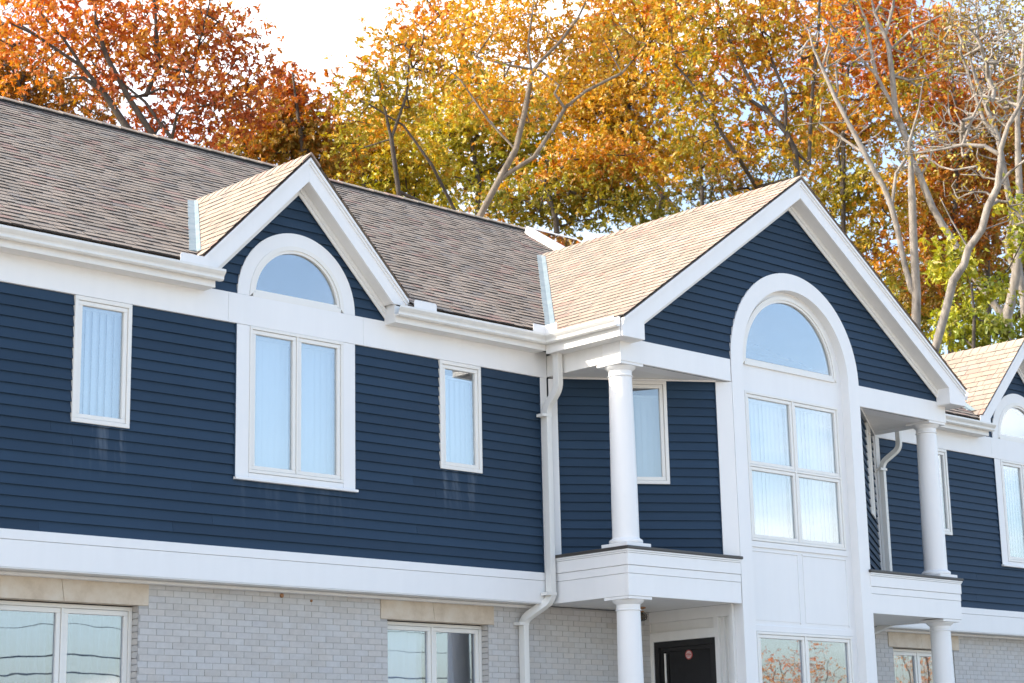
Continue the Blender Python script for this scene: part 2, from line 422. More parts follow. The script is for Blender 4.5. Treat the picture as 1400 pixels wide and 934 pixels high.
# outer shell: sides and back
mb = MB(); mb.box(XA, XA+0.2, 0.3, YB, 0, 7.1); mb.box(XB-0.2, XB, 0.06, YB, 0, 7.1); mb.box(XA+0.2, XB-0.2, YB-0.2, YB, 0, 7.1)
mb.add([(XB, 0.0, 7.1), (XB, YB, 7.1), (XB, 5, 10.4), (XB-.2, 0.0, 7.1), (XB-.2, YB, 7.1), (XB-.2, 5, 10.4)], [(0, 1, 2), (3, 5, 4), (0, 2, 5, 3), (1, 4, 5, 2), (0, 3, 4, 1)])
mb.add([(XA, 0.0, 7.1), (XA, YB, 7.1), (XA, 5, 10.4), (XA+.2, 0.0, 7.1), (XA+.2, YB, 7.1), (XA+.2, 5, 10.4)], [(0, 1, 2), (3, 5, 4), (0, 2, 5, 3), (1, 4, 5, 2), (0, 3, 4, 1)])
P_('side_wall', mb, M_NAVY)

# ------------------------------------------------------------------ trim
def strip(name, F, u0, u1, d0, d1, z0, z1, m=M_WHITE, bv=0.004):
    o = P_(name, MB().fbox(F, u0, u1, d0, d1, z0, z1), m)
    if bv: bevel(o, bv)
    return o
JOINTS_L = [XA, 7.9, 11.72, 13.62, 16.611]
for a, b in zip(JOINTS_L[:-1], JOINTS_L[1:]): strip('frieze_board', FM, a+.001, b-.001, -0.032, 0.004, ZF0, ZF1)
for a, b in zip([23.56, 26.75, 28.55], [26.75, 28.55, XB]): strip('frieze_board', FM, a+.001, b-.001, -0.032, 0.004, ZF0, ZF1)
def band(u0, u1):
    strip('band_board', FM, u0, u1, -0.035, 0.0, ZB0, 4.036); strip('band_board', FM, u0, u1, -0.035, 0.004, 4.039, ZB1)
    o = P_('band_soffit', MB().box(u0, u1, 0.002, 0.40, ZB0-0.012, ZB0-0.002), M_WHITE_OLD)
    o = P_('band_soffit_trim', MB().box(u0, u1, 0.20, 0.296, ZB0-0.05, ZB0-0.014), M_WHITE_OLD); bevel(o, 0.012, 3)
band(XA, 16.59); band(23.58, XB)
# corner boards
strip('corner_board', FM, 16.49, 16.60, -0.03, 0.006, ZB1+.002, ZF0-.002)
strip('corner_board', FDL, 0.012, 0.05*LDL, -0.03, 0.004, 4.36, ZF0-.002)
strip('corner_board', FDL, 0.91*LDL, LDL-0.002, -0.03, 0.004, 4.36, 6.618)
strip('corner_board', FDR, 0.002, 0.07*L2, -0.03, 0.004, 4.36, 6.618)
strip('corner_board', FDR, 0.955*L2, L2-0.012, -0.03, 0.004, 4.36, ZF0-.002)
strip('corner_board', FM, 23.56, 23.66, -0.03, 0.006, ZB1+.002, ZF0-.002)

def filler(F, u, z0, z1):
    P_('corner_bead', MB().fbox(F, u-0.014, u-0.0005, -0.042, -0.0035, z0, z1), M_NAVY)
filler(FM, 16.49, ZB1+.003, ZF0-.003); filler(FM, BIG_L[0], BIG_L[2]-.0, ZF0-.003); filler(FM, BIG_R[0], BIG_R[2], ZF0-.003); filler(FDL, 0.91*LDL, 4.36, 6.60)
# wing entablature beams: front halves and sides, soffits
for (a, b) in ((WL, BL), (BR, WR_)): strip('beam', FW, a, b, -0.30, 0.0, 6.625, 6.92)
strip('beam', frame((WL, -0.005), (0, -1)), 0.0, DW-0.302, -0.28, 0.0, 6.627, 6.90, M_WHITE_OLD)
strip('beam', frame((WR_, -DW+0.302), (0, 1)), 0.0, DW-0.307, -0.28, 0.0, 6.627, 6.90, M_WHITE_OLD)
for (a, b) in ((WL+.02, BL), (BR, WR_-.02)):
    P_('porch_ceiling', MB().box(a, b, -DW+0.02, 0.02, 6.632, 6.66), M_WHITE_OLD)
# bed mould where the ceiling meets the diagonal wall
strip('bed_mould', FDL, 0.05*LDL, 0.91*LDL, 0.006, 0.03, 6.605, 6.631, M_WHITE_OLD, 0.008)
strip('bed_mould', FDR, 0.07*L2, 0.955*L2, 0.006, 0.03, 6.605, 6.631, M_WHITE_OLD, 0.008)

# bay front: arch band (extruded outline with an opening)
def arch_pts(c, r, spring, n=48): return [(c+r*math.cos(math.pi*(1-k/n)), spring+r*math.sin(math.pi*(1-k/n))) for k in range(n+1)]
def arch_band(name, F, c, ro, ri, zo, spring, d0, d1, m=M_WHITE, zi=None, foot=True):
    zi = zo if zi is None else zi
    n = 48; out = [(c-ro, zo)]*1+arch_pts(c, ro, spring, n)+[(c+ro, zo)]; inn = [(c-ri, zi)]+arch_pts(c, ri, spring, n)+[(c+ri, zi)]
    rings = []
    for (u, z), (v, w) in zip(out, inn):
        rings.append([F(u, d1, z), F(v, d1, w), F(v, d0, w), F(u, d0, z)])
    return soft(P_(name, MB().loft(rings), m), 30)
SPW = 6.92
arch_band('arch_band', FW, XC, 1.372, 1.135, 0.0, SPW, -0.14, 0.002)
FR = frame((0, -DW+0.13), (1, 0))
# recessed bay panel wall with openings
ARW = 1.00; ARZ = 6.915
CAS = (XC-1.0, XC+1.0, 4.60, 6.575); LOW = (XC-1.0, XC+1.0, 1.1, 3.437)
def bay_sp(z):
    sp = [(XC-1.14, XC+1.14)]
    return sp
sheath(FR, bay_sp, list(np.linspace(0, 6.945, 5)), [(CAS[0]+.02, CAS[1]-.02, CAS[2]+.02, CAS[3]-.02), (LOW[0]+.02, LOW[1]-.02, LOW[2], LOW[3]-.02)], 0.0, 'bay_wall', M_WHITE)
arch_band('bay_arch_panel', FR, XC, 1.14, 0.96, 6.945, 6.965, -0.02, 0.0)
# panels between the floors (two raised fields with thin mouldings)
for a, b in ((XC-1.0, XC-0.045), (XC+0.045, XC+1.0)):
    o = strip('bay_panel', FR, a+.01, b-.01, 0.001, 0.006, 3.58, 4.46, M_WHITE, 0)
    mbp = MB()
    for (u0, u1, z0, z1) in ((a, b, 4.465, 4.49), (b-0.02, b, 3.56, 4.463)): mbp.fbox(FR, u0, u1, 0.001, 0.014, z0, z1)
    P_('panel_mould', mbp, M_WHITE)
strip('panel_rail', FR, XC-1.04, XC+1.04, 0.001, 0.022, 4.52, 4.596)
strip('panel_rail', FR, XC-1.04, XC+1.04, 0.001, 0.02, 3.44, 3.52)
# bay sides at ground floor are built with the door below

# ------------------------------------------------------------------ windows
def ring(mb, F, u0, u1, z0, z1, w, d0, d1, wb=None):
    wb = wb or w
    mb.fbox(F, u0, u1, d0, d1, z1-w, z1); mb.fbox(F, u0, u1, d0, d1, z0, z0+wb)
    mb.fbox(F, u0, u0+w, d0, d1, z0+wb, z1-w); mb.fbox(F, u1-w, u1, d0, d1, z0+wb, z1-w)
def window(F, u0, u1, z0, z1, cols=1, rows=1, d=0.008, fw=0.045, sw=0.045, glass=M_GLASS, name='window', mull=0.03, sash_in=0.012):
    mb = MB(); ring(mb, F, u0, u1, z0, z1, fw, -0.09, d)
    W_ = (u1-u0-2*fw-(cols-1)*mull)/cols; Hh = (z1-z0-2*fw-(rows-1)*mull)/rows
    cells = []
    for i in range(cols):
        a = u0+fw+i*(W_+mull)
        if i: mb.fbox(F, a-mull, a, -0.09, d-0.002, z0+fw, z1-fw)
        for j in range(rows):
            c = z0+fw+j*(Hh+mull)
            if j: mb.fbox(F, a, a+W_, -0.09, d-0.004, c-mull, c)
            cells.append((a, a+W_, c, c+Hh))
    o = bevel(P_(name, mb, M_FRAME), 0.004)
    for (a, b, c, e) in cells:
        sb = MB(); g_ = 0.003; ring(sb, F, a+g_, b-g_, c+g_, e-g_, sw, -0.06, d-sash_in)
        bevel(sb.build('sash', M_FRAME, o), 0.005)
        MB().fbox(F, a+sw-.002, b-sw+.002, d-sash_in-0.034, d-sash_in-0.026, c+sw-.002, e-sw+.002).build('pane', glass, o)
    return o
def sill(F, u0, u1, z1, h=0.035, d=0.05):
    o = P_('window_sill', MB().fbox(F, u0, u1, -0.02, d, z1-h, z1), M_WHITE); bevel(o, 0.005)
for (a, b, c, e) in (WIN_W1, WIN_W3, WIN_W4): window(FM, a, b, c, e-0.004)
window(FDL, DWL[0], DWL[1], DWL[2], DWL[3]-0.004); window(FDR, DWR[0], DWR[1], DWR[2], DWR[3]-0.004)
def arch_window(F, c, r, z0, d, name='arch_window', fw=0.05, sw=0.035, stilt=0.0):
    n = 48; st = stilt
    def ringm(ro, ri, zb, hb, d0, d1):
        m2 = MB(); rings = []
        for k in range(n+1):
            t = math.pi*(1-k/n)
            zo_, zi_ = zb+(st if 0 < k < n else 0)+ro*math.sin(t), zb+max(hb, st+ri*math.sin(t))
            rings.append([F(c+ro*math.cos(t), d1, zo_), F(c+ri*math.cos(t), d1, zi_), F(c+ri*math.cos(t), d0, zi_), F(c+ro*math.cos(t), d0, zo_)])
        m2.loft(rings); m2.fbox(F, c-ri-0.004, c+ri+0.004, d0, d1-0.001, zb, zb+hb); return m2
    o = soft(P_(name, ringm(r, r-fw, z0, fw, -0.09, d), M_FRAME), 30)
    soft(ringm(r-fw-.003, r-fw-sw, z0+fw*0+.003, fw+sw, -0.06, d-0.014).build('sash', M_FRAME, o), 30)
    ri = r-fw-sw+.004; zb = z0+fw+sw
    poly = [F(c+ri*math.cos(math.pi*(1-k/n)), d-0.04, z0+fw+st+ri*math.sin(math.pi*(1-k/n))-fw*math.sin(math.pi*(1-k/n))) for k in range(n+1)]
    poly = [p for p in poly if p[2] >= zb-0.03]
    pb = MB(); pb.loft([[(x-F.n[0]*e, y-F.n[1]*e, z) for x, y, z in poly] for e in (0.008, 0.0)]); pb.build('pane', M_GLASS, o)
    return o
# dormer windows with casing
for c, big, zc in ((XD, BIG_L, 4.905), (XE, BIG_R, 4.88)):
    arch_window(FM, c, 0.665, ZF1-0.002, 0.006, stilt=0.015)
    arch_band('arch_casing', FM, c, 0.828, 0.667, ZF1+.002, ZF1+0.002, -0.03, 0.0)
    window(FM, c-0.655, c+0.655, zc+0.062, ZF0-0.002, cols=2, rows=1, fw=0.035, mull=0.025)
    strip('window_casing', FM, c-0.83, c-0.657, -0.03, 0.0, zc, ZF0-.002); strip('window_casing', FM, c+0.657, c+0.83, -0.03, 0.0, zc, ZF0-.002)
    strip('window_casing', FM, c-0.655, c+0.655, -0.03, -0.002, zc, zc+0.060)
    sill(FM, c-0.845, c+0.85, zc, 0.03, 0.035)
# bay windows
arch_window(FR, XC, 1.01, 6.93, 0.03, stilt=0.05)
window(FR, CAS[0], CAS[1], CAS[2], CAS[3], cols=2, rows=2, d=0.03, fw=0.035, mull=0.03)
window(FR, LOW[0], LOW[1], LOW[2], LOW[3], cols=2, rows=1, d=0.03, fw=0.035, mull=0.03, glass=M_GLASS_LOW)

# ------------------------------------------------------------------ eaves, rakes, gutters
def extr_profile(prof, frames):   # prof: list of (d,z); frames: list of functions mapping (d,z)->xyz
    return MB().loft([[f(d, z) for d, z in prof] for f in frames])
GPROF = [(0.0, 6.975), (0.06, 6.968), (0.078, 6.985), (0.078, 7.015), (0.098, 7.035), (0.118, 7.062), (0.118, 7.088), (0.108, 7.088), (0.106, 7.066), (0.07, 6.99), (0.004, 6.985), (0.004, 7.085), (0.0, 7.085)]
YE = -0.21; XEL = 16.40; XER = 23.76; YWF = -1.50
def gutter(path):
    """path: plan points of the fascia line, outward on the right hand side of travel"""
    fr = []
    P2 = [np.array(p, float) for p in path]
    for i, p in enumerate(P2):
        dirs = []
        if i > 0: dirs.append((P2[i]-P2[i-1])/np.linalg.norm(P2[i]-P2[i-1]))
        if i < len(P2)-1: dirs.append((P2[i+1]-P2[i])/np.linalg.norm(P2[i+1]-P2[i]))
        ns = [np.array([d[1], -d[0]]) for d in dirs]
        n = ns[0] if len(ns) == 1 else (ns[0]+ns[1])/(1+ns[0]@ns[1])
        fr.append(lambda d, z, p=p, n=n: (p[0]+n[0]*d, p[1]+n[1]*d, z))
    o = P_('gutter', extr_profile(GPROF, fr), M_PIPE); return o
gutter([(XA, YE), (11.46, YE)]); gutter([(13.92, YE), (XEL, YE), (XEL, YWF)]); gutter([(XER, YWF), (XER, YE), (26.44, YE)]); gutter([(28.88, YE), (XB+.2, YE)])
def eave(u0, u1):
    o = P_('fascia', MB().box(u0, u1, YE, YE+0.025, 6.90, 7.10), M_WHITE_OLD); bevel(o, .003)
    P_('soffit', MB().box(u0, u1, YE+0.025, 0.004, 6.905, 6.92), M_WHITE_OLD)
eave(XA, 11.402); eave(13.945, XEL-.0); eave(XER, 26.385); eave(28.92, XB+.15)
for x0, x1 in ((11.375, 11.40), (13.947, 13.972), (26.36, 26.383), (28.922, 28.945)):     # box ends
    P_('eave_return', MB().box(x0, x1, YE+.026, 0.003, 6.921, 7.16), M_WHITE_OLD)
for x0, x1, xs in ((XEL, XEL+.025, 1), (XER-.025, XER, -1)):
    o = P_('fascia', MB().box(x0, x1, -1.275, YE+0.0, 6.86, 7.10), M_WHITE_OLD); bevel(o, .003)
    a, b = (XEL+.025, WL+.01) if xs > 0 else (WR_-.01, XER-.025)
    P_('soffit', MB().box(a, b, -1.275, YE, 6.865, 6.88), M_WHITE_OLD)

def rake(c, hw, apex, slope, y_out, y_wall, zcut, T=0.30, qv=None):
    """rake boards, crown strips, soffits and wall trim of one gable"""
    for s in (-1, 1):
        X = lambda q: c+s*q
        z = lambda q: apex-slope*q
        q1 = hw
        zb = max(zcut, z(q1)-T)
        qb = (apex-T-zcut)/slope           # where the lower edge reaches the cut
        pts = [(0, z(0)-.02), (q1, z(q1)-.02), (q1, zcut), (qb, zcut), (0, z(0)-T)]
        if qv: pts[3:4] = [(qv, zcut), (qv, z(qv)-T)]
        mb = MB(); rings = [[(X(q), y, zz) for q, zz in pts] for y in (y_out, y_out+0.03)]
        if s < 0: rings = [list(reversed(r)) for r in rings]
        mb.loft(rings); o = P_('rake_board', mb, M_WHITE); bevel(o, 0.003)
        # crown: two small steps above the board
        for (t0, t1, pr) in ((0.02, 0.055, 0.032), (0.058, 0.095, 0.014)):
            mb = MB(); rr = [[(X(q), y, zz) for q, zz in ((0, z(0)-t0), (q1+.0, z(q1)-t0), (q1+.0, z(q1)-t1), (0, z(0)-t1))] for y in (y_out-pr, y_out-0.0005)]
            if s < 0: rr = [list(reversed(r)) for r in rr]
            mb.loft(rr); P_('crown_mould', mb, M_WHITE)
        # soffit under the overhang
        mb = MB(); ts = T-0.006
        qs = qv or qb; a0, a1 = (0, z(0)-ts), (qs, z(qs)-ts)
        mb.hexa([(X(a0[0]), y_out+.03, a0[1]), (X(a1[0]), y_out+.03, a1[1]), (X(a1[0]), y_wall+.02, a1[1]), (X(a0[0]), y_wall+.02, a0[1]),
                 (X(a0[0]), y_out+.03, a0[1]+.015), (X(a1[0]), y_out+.03, a1[1]+.015), (X(a1[0]), y_wall+.02, a1[1]+.015), (X(a0[0]), y_wall+.02, a0[1]+.015)])
        P_('rake_soffit', mb, M_WHITE_OLD)
        # trim on the wall below the soffit
        for (t0, t1, pr) in ((T+.0, T+.06, 0.035), (T+.058, T+.115, 0.016)):
            mb = MB(); qe = (apex-t1-(zcut if y_wall < -1 else ZF1))/slope
            rr = [[(X(q), y, zz) for q, zz in ((0, z(0)-t0), (qe, z(qe)-t0), (qe, z(qe)-t1), (0, z(0)-t1))] for y in (y_wall-pr, y_wall-0.001)]
            if s < 0: rr = [list(reversed(r)) for r in rr]
            mb.loft(rr); P_('rake_frieze', mb, M_WHITE_OLD)
for c in (XD, XE): rake(c, 1.455, 8.665, 1.0, -0.205, 0.0, 7.12, 0.30)
rake(XC, 3.66, 9.605, 0.685, -1.52, -DW, 6.86, 0.28, 3.265)
# cornice returns closing the wing rake foot
for a, b in ((XEL, 16.815), (23.345, XER)):
    P_('cornice_return', MB().box(a, b, -1.49, -DW-.0, 6.86, 6.875), M_WHITE_OLD)
for x in (16.80, 23.345):
    P_('cornice_return', MB().box(x, x+.015, -1.489, -DW+.002, 6.876, 7.12), M_WHITE)
for x0, x1 in ((XEL, XEL+.02), (XER-.02, XER)):
    P_('cornice_return', MB().box(x0, x1, -1.489, -1.276, 6.876, 7.10), M_WHITE_OLD)

# ------------------------------------------------------------------ roofs
def deck(polys, name='roof'):
    mb = MB()
    for p in polys: mb.add(p, [tuple(range(len(p)))])
    return P_(name, mb, M_SHINGLE)
dk = -0.02
def dk_main(x0, x1): return [(x0, -0.24, MZ(-0.24)+dk), (x1, -0.24, MZ(-0.24)+dk), (x1, 5.0, MZ(5)+dk), (x0, 5.0, MZ(5)+dk)]
yv = lambda z: (z-7.14)/0.65-0.25
YVW = yv(9.62); YVD = yv(8.68)
polys = []
xs_cut = [XA-.15, XD-1.44, XD+1.44, XC-3.64, XC+3.64, XE-1.44, XE+1.44, XB+.15]
for i in range(0, 8, 2): polys.append(dk_main(xs_cut[i], xs_cut[i+1]))
for c, hw, rz, sl in ((XD, 1.44, 8.68, 1.0), (XC, 3.64, 9.62, .685), (XE, 1.44, 8.68, 1.0)):
    ym = yv(rz)
    polys.append([(c-hw, -0.24, MZ(-.24)+dk), (c, ym, rz+dk), (c, 5, MZ(5)+dk), (c-hw, 5, MZ(5)+dk)])
    polys.append([(c, ym, rz+dk), (c+hw, -0.24, MZ(-.24)+dk), (c+hw, 5, MZ(5)+dk), (c, 5, MZ(5)+dk)])
polys.append([(XA-.15, 5, MZ(5)+dk), (XB+.15, 5, MZ(5)+dk), (XB+.15, 10.25, MZ(5)-0.65*5.25), (XA-.15, 10.25, MZ(5)-0.65*5.25)])
ROOF = deck(polys)
for c, hw, rz, sl, yo in ((XD, 1.45, 8.68, 1.0, -0.235), (XE, 1.45, 8.68, 1.0, -0.235), (XC, 3.655, 9.62, .685, -1.55)):
    for s in (-1, 1):
        e = rz-sl*hw
        deck([[(c, yo, rz-.012), (c, yv(rz), rz-.012), (c+s*hw, yv(e), e-.012), (c+s*hw, yo, e-.012)]])

# shingles -----------------------------------------------------------------
SH = []       # (origin, along, up, normal, width, length, thickness)
def shingle_rows(O, along, up, n, length, rows_u, spans_fn, expo=0.142, tt=(0.0098, 0.0108, 0.0155, 0.017)):
    O = np.array(O, float); along = np.array(along, float); up = np.array(up, float); n = np.array(n, float)
    nr = int(length/expo)
    for i in range(nr):
        v = i*expo
        for (a, b) in spans_fn(v):
            u = a; hi = random.random() < 0.5
            while u < b-0.02:
                w = random.choice((0.12, 0.15, 0.18, 0.21, 0.24, 0.28)); 
                if u == a: w *= random.uniform(0.4, 1)
                if u+w > b-0.05: w = b-u
                hi = not hi if random.random() < 0.75 else hi; t = random.choice(tt[2:]) if hi else random.choice(tt[:2])
                SH.append((O+along*u+up*v, along, up, n, w, min(expo+0.03, length-v), t))
                u += w
cs = math.hypot(1, 0.65); up_m = np.array([0, 1, 0.65])/cs; n_m = np.array([0, -0.65, 1])/cs
def main_spans(v):
    z = 7.14+v*0.65/cs; sp = [(XA-.15, XB+.15)]
    z += 0.05
    for c, rz, sl in ((XD, 8.68, 1.0), (XC, 9.62, .685), (XE, 8.68, 1.0)):
        if z < rz: sp = subtract(sp, c-(rz-z)/sl-0.02, c+(rz-z)/sl+0.02)
    sp = subtract(sp, XA-1, 7.0)
    y = -0.25+v/cs
    if 3.55 < y < 4.85: sp = subtract(sp, 20.9, 22.1)
    return sp
shingle_rows((0, -0.265, 7.13), (1, 0, 0), up_m, n_m, 5.27*cs, 0, main_spans)
for c, hw, rz, sl, yo in ((XD, 1.455, 8.68, 1.0, -0.245), (XE, 1.455, 8.68, 1.0, -0.245), (XC, 3.67, 9.62, .685, -1.56)):
    q = math.hypot(1, sl)
    for s in (-1, 1):
        e = rz-sl*hw
        up = np.array([-s, 0, sl])/q; nn = np.array([s*sl, 0, 1])/q
        al = np.array([0, -1, 0]) if s < 0 else np.array([0, 1, 0])
        def sp(v, e=e, sl=sl, q=q, yo=yo, s=s):
            z = e+v*sl/q+0.05; y1 = yv(z)-0.03
            return [(-y1, -yo)] if s < 0 else [(yo, y1)]
        shingle_rows((c+s*hw, 0, e), al, up, nn, hw*q, 0, sp, tt=(0.0090, 0.0098, 0.0118, 0.0128))
def shingle_pts(w, L, t): # local coords: x along, y up-slope, z normal
    return [(0.003, 0, 0.0), (w-0.003, 0, 0.0), (w-0.003, L, 0.0), (0.003, L, 0.0), (0.003, 0.004, t+.002), (w-0.003, 0.004, t+.002), (w-0.003, L, 0.0035), (0.003, L, 0.0035)]
HEX = [(0, 3, 2, 1), (4, 5, 6, 7), (0, 1, 5, 4), (1, 2, 6, 5), (2, 3, 7, 6), (3, 0, 4, 7)]
def in_view(p):
    d = np.array(p)-CAM; f = d@F_
    if f <= 0: return False
    x = d@R_/f*FPX; y = d@U_/f*FPX
    return abs(x) < 705 and abs(y) < 470
def shown(o, al, up, n, w, L):
    c = o+al*w/2+up*L/2; d = CAM-c; r = np.linalg.norm(d)
    if n@d <= 0 or not in_view(c): return 0.0
    return w*0.142*(n@d)/r**3
def occluded_wing(c):      # shingles of the right-hand slopes face away; the main roof right of the wing is hidden by it
    return c[0] > 20.2 and c[0] < 25.0 and c[1] > -0.3 and c[2] > 7.0
sc = [(-(0 if occluded_wing(s[0]) else shown(s[0], s[1], s[2], s[3], s[4], s[5])), i) for i, s in enumerate(SH)]
sc.sort(); single = set(i for v, i in sc[:300] if v < 0)
cache = {}
stuff = MB()
for i, (o, al, up, n, w, L, t) in enumerate(SH):
    if i in single:
        key = (round(w, 3), round(L, 3), t)
        me = cache.get(key)
        if me is None:
            me = bpy.data.meshes.new('shingle'); me.from_pydata(shingle_pts(w, L, t), [], HEX); me.materials.append(M_SHINGLE); me.materials.append(M_EDGE); me.polygons.foreach_set('material_index', EDGE_IDX); cache[key] = me
        ob = bpy.data.objects.new('shingle', me); COL.objects.link(ob); ob.parent = H
        ob.matrix_world = Matrix(((al[0], up[0], n[0], o[0]), (al[1], up[1], n[1], o[1]), (al[2], up[2], n[2], o[2]), (0, 0, 0, 1)))
    else:
        stuff.add([o+al*a+up*b+n*c for a, b, c in shingle_pts(w, L, t)], HEX)
so = P_('shingles', stuff, M_SHINGLE, kind='stuff'); so.data.materials.append(M_EDGE); so.data.polygons.foreach_set('material_index', EDGE_IDX*(len(so.data.polygons)//6))

# ridge caps
def ridge_caps(x_or_y, p0, p1, sl, w=0.15, single_obj=True):
    p0 = np.array(p0, float); p1 = np.array(p1, float); L = np.linalg.norm(p1-p0); d = (p1-p0)/L; side = np.array([-d[1], d[0], 0])
    k = 0; u = 0.0
    while u < L-0.02:
        l = min(0.17, L-u); a = p0+d*u; b = p0+d*min(L, u+l+0.02); h0, h1 = 0.022, 0.010
        mb = MB(); dz = np.array([0, 0, 1.0])
        pts = []
        for q, h in ((a, h0), (b, h1)):
            pts.append([q+side*w-dz*w*sl+dz*h, q+dz*h, q-side*w-dz*w*sl+dz*h, q-side*w-dz*(w*sl+.004), q-dz*.004, q+side*w-dz*(w*sl+.004)])
        mb.loft(pts); P_('ridge_cap', mb, M_SHINGLE); u += l
ridge_caps(0, (XC, -1.56, 9.625), (XC, YVW+.05, 9.625), .685)
ridge_caps(0, (XD, -0.25, 8.685), (XD, YVD+.05, 8.685), 1.0, 0.13)
ridge_caps(0, (XE, -0.25, 8.685), (XE, YVD+.05, 8.685), 1.0, 0.13)
# main ridge: vent strip with cap
mb = MB(); zr = MZ(5)
mb.loft([[(x, 5-.10, zr-.075), (x, 5-.10, zr-.018), (x, 5, zr+.04), (x, 5+.10, zr-.018), (x, 5+.10, zr-.075), (x, 5, zr-.02)] for x in (XA-.15, XB+.15)])
P_('ridge_vent', mb, M_BLACK)
u = 7.0
mbm = MB()
while u < XB+.15:
    l = min(0.30, XB+.15-u); h = random.uniform(0, .004)
    mbm.loft([[(x, 5-.115, zr-.024+e), (x, 5-.115, zr-.010+e), (x, 5, zr+.056+e), (x, 5+.115, zr-.010+e), (x, 5+.115, zr-.024+e), (x, 5, zr+.042+e)] for x, e in ((u, h+.006), (u+l, h))]); u += l
P_('ridge_caps', mbm, M_SHINGLE, kind='stuff')

# valley flashings
def valley(c, hw, rz, sl, s):
    a = np.array([c+s*hw, yv(rz-sl*hw), rz-sl*hw]); b = np.array([c, yv(rz), rz])
    a = a+(b-a)*0.05; b = a+(b-a)*0.985
    w = 0.10
    # the slope on the main roof side and on the gable side
    dm = np.array([s*1.0, 0, 0]); dg = np.array([0, -1.0, 0]); up = np.array([0, 0, 0.022])
    for dd, ww in ((dm, w), (dg, w)):
        mb = MB(); nn = (n_m if dd is dm else np.array([s*sl, 0, 1])/math.hypot(1, sl))
        rings = []
        for k in range(9):
            p = a+(b-a)*k/8; jit = random.uniform(-.004, .004)
            rings.append([p+nn*.006+up, p+dd*(ww+jit)+nn*0.016, p+dd*(ww+jit)+nn*0.006, p+nn*.0])
        mb.loft(rings); P_('valley_flashing', mb, M_FLASH)
valley(XD, 1.42, 8.68, 1.0, -1); valley(XC, 3.62, 9.62, .685, -1); valley(XE, 1.42, 8.68, 1.0, -1); valley(XD, 1.42, 8.68, 1.0, 1); valley(XC, 3.62, 9.62, .685, 1)
# splash guards on the gutters
def plate(x0, x1, y, z0, z1, along_y=False, r=0.03):
    pts = [(x0, z0), (x1, z0)]
    for k in range(5): t = k/4*math.pi/2; pts.append((x1-r+r*math.cos(t), z1-r+r*math.sin(t)))
    for k in range(5): t = math.pi/2+k/4*math.pi/2; pts.append((x0+r+r*math.cos(t), z1-r+r*math.sin(t)))
    if along_y: rings = [[(y+e, p, z) for p, z in pts] for e in (0.004, 0)]
    else: rings = [[(p, y+e, z) for p, z in pts] for e in (0, 0.004)]
    P_('splash_guard', MB().loft(rings), M_WHITE)
plate(10.88, 11.25, -0.315, 7.075, 7.185); plate(14.14, 14.49, -0.315, 7.075, 7.185)
plate(16.08, 16.286, -0.322, 7.07, 7.19, r=.008); plate(-0.53, -0.322, 16.286, 7.07, 7.19, True, r=.008)
plate(26.0, 26.3, -0.315, 7.075, 7.185)
# skylight
sk = MB()
def on_main(x, y, h): return tuple(np.array([x, y, MZ(y)])+n_m*h)
def sk_ring(x0, x1, y0, y1, h0, h1):
    sk.hexa([on_main(x0, y0, h0), on_main(x1, y0, h0), on_main(x1, y1, h0), on_main(x0, y1, h0), on_main(x0, y0, h1), on_main(x1, y0, h1), on_main(x1, y1, h1), on_main(x0, y1, h1)])
sk_ring(20.92, 21.0, 3.55, 4.80, -.02, .13); sk_ring(22.02, 22.1, 3.55, 4.80, -.02, .13); sk_ring(21.0, 22.02, 3.55, 3.63, -.02, .13); sk_ring(21.0, 22.02, 4.72, 4.80, -.02, .13)
SK = P_('skylight', sk, M_FRAME)
gp = MB(); gp.add([on_main(20.99, 3.6, .127), on_main(22.03, 3.6, .127), on_main(22.03, 4.74, .127), on_main(20.99, 4.74, .127)], [(0, 1, 2, 3)]); gp.build('pane', m_glass('skylight_glass', (0.25, 0.3, 0.32), 0.12, 0.05), SK)

# ------------------------------------------------------------------ porches
def porch(x0, x1, s):
    """band, flashing, soffit of one porch; s=-1 for the one whose open side faces left"""
    xo = x0 if s < 0 else x1
    def wrap(name, z0, z1, pr, m=M_WHITE):
        y = -DW-pr
        if s < 0: a, b = x0-pr, x1
        else: a, b = x0, x1+pr
        o = P_(name, MB().box(a, b, y, y+0.05, z0, z1), m); bevel(o, .003)
        if s < 0: o = P_(name, MB().box(a, a+0.05, y+0.052, -0.002, z0, z1), m)
        else: o = P_(name, MB().box(b-0.05, b, y+0.052, -0.002, z0, z1), m)
        bevel(o, .003)
    wrap('porch_fascia', 3.760, 4.024, 0.0); wrap('porch_fascia', 4.027, 4.122, 0.005); wrap('porch_fascia', 4.126, 4.268, 0.014)
    wrap('porch_crown', 4.27, 4.290, 0.022); wrap('porch_crown', 4.292, 4.312, 0.032)
    a, b = (x0-0.045, x1+.02) if s < 0 else (x0-.02, x1+0.045)
    o = P_('porch_flashing', MB().box(a, b, -DW-0.045, -0.002, 4.314, 4.352), M_DARK); bevel(o, .008)
    P_('porch_soffit', MB().box(x0+.04 if s < 0 else x0, x1 if s < 0 else x1-.04, -DW+.04, 0.40, 3.772, 3.79), M_WHITE_OLD)
porch(16.615, BL+0.0, -1); porch(BR, 23.585, 1)
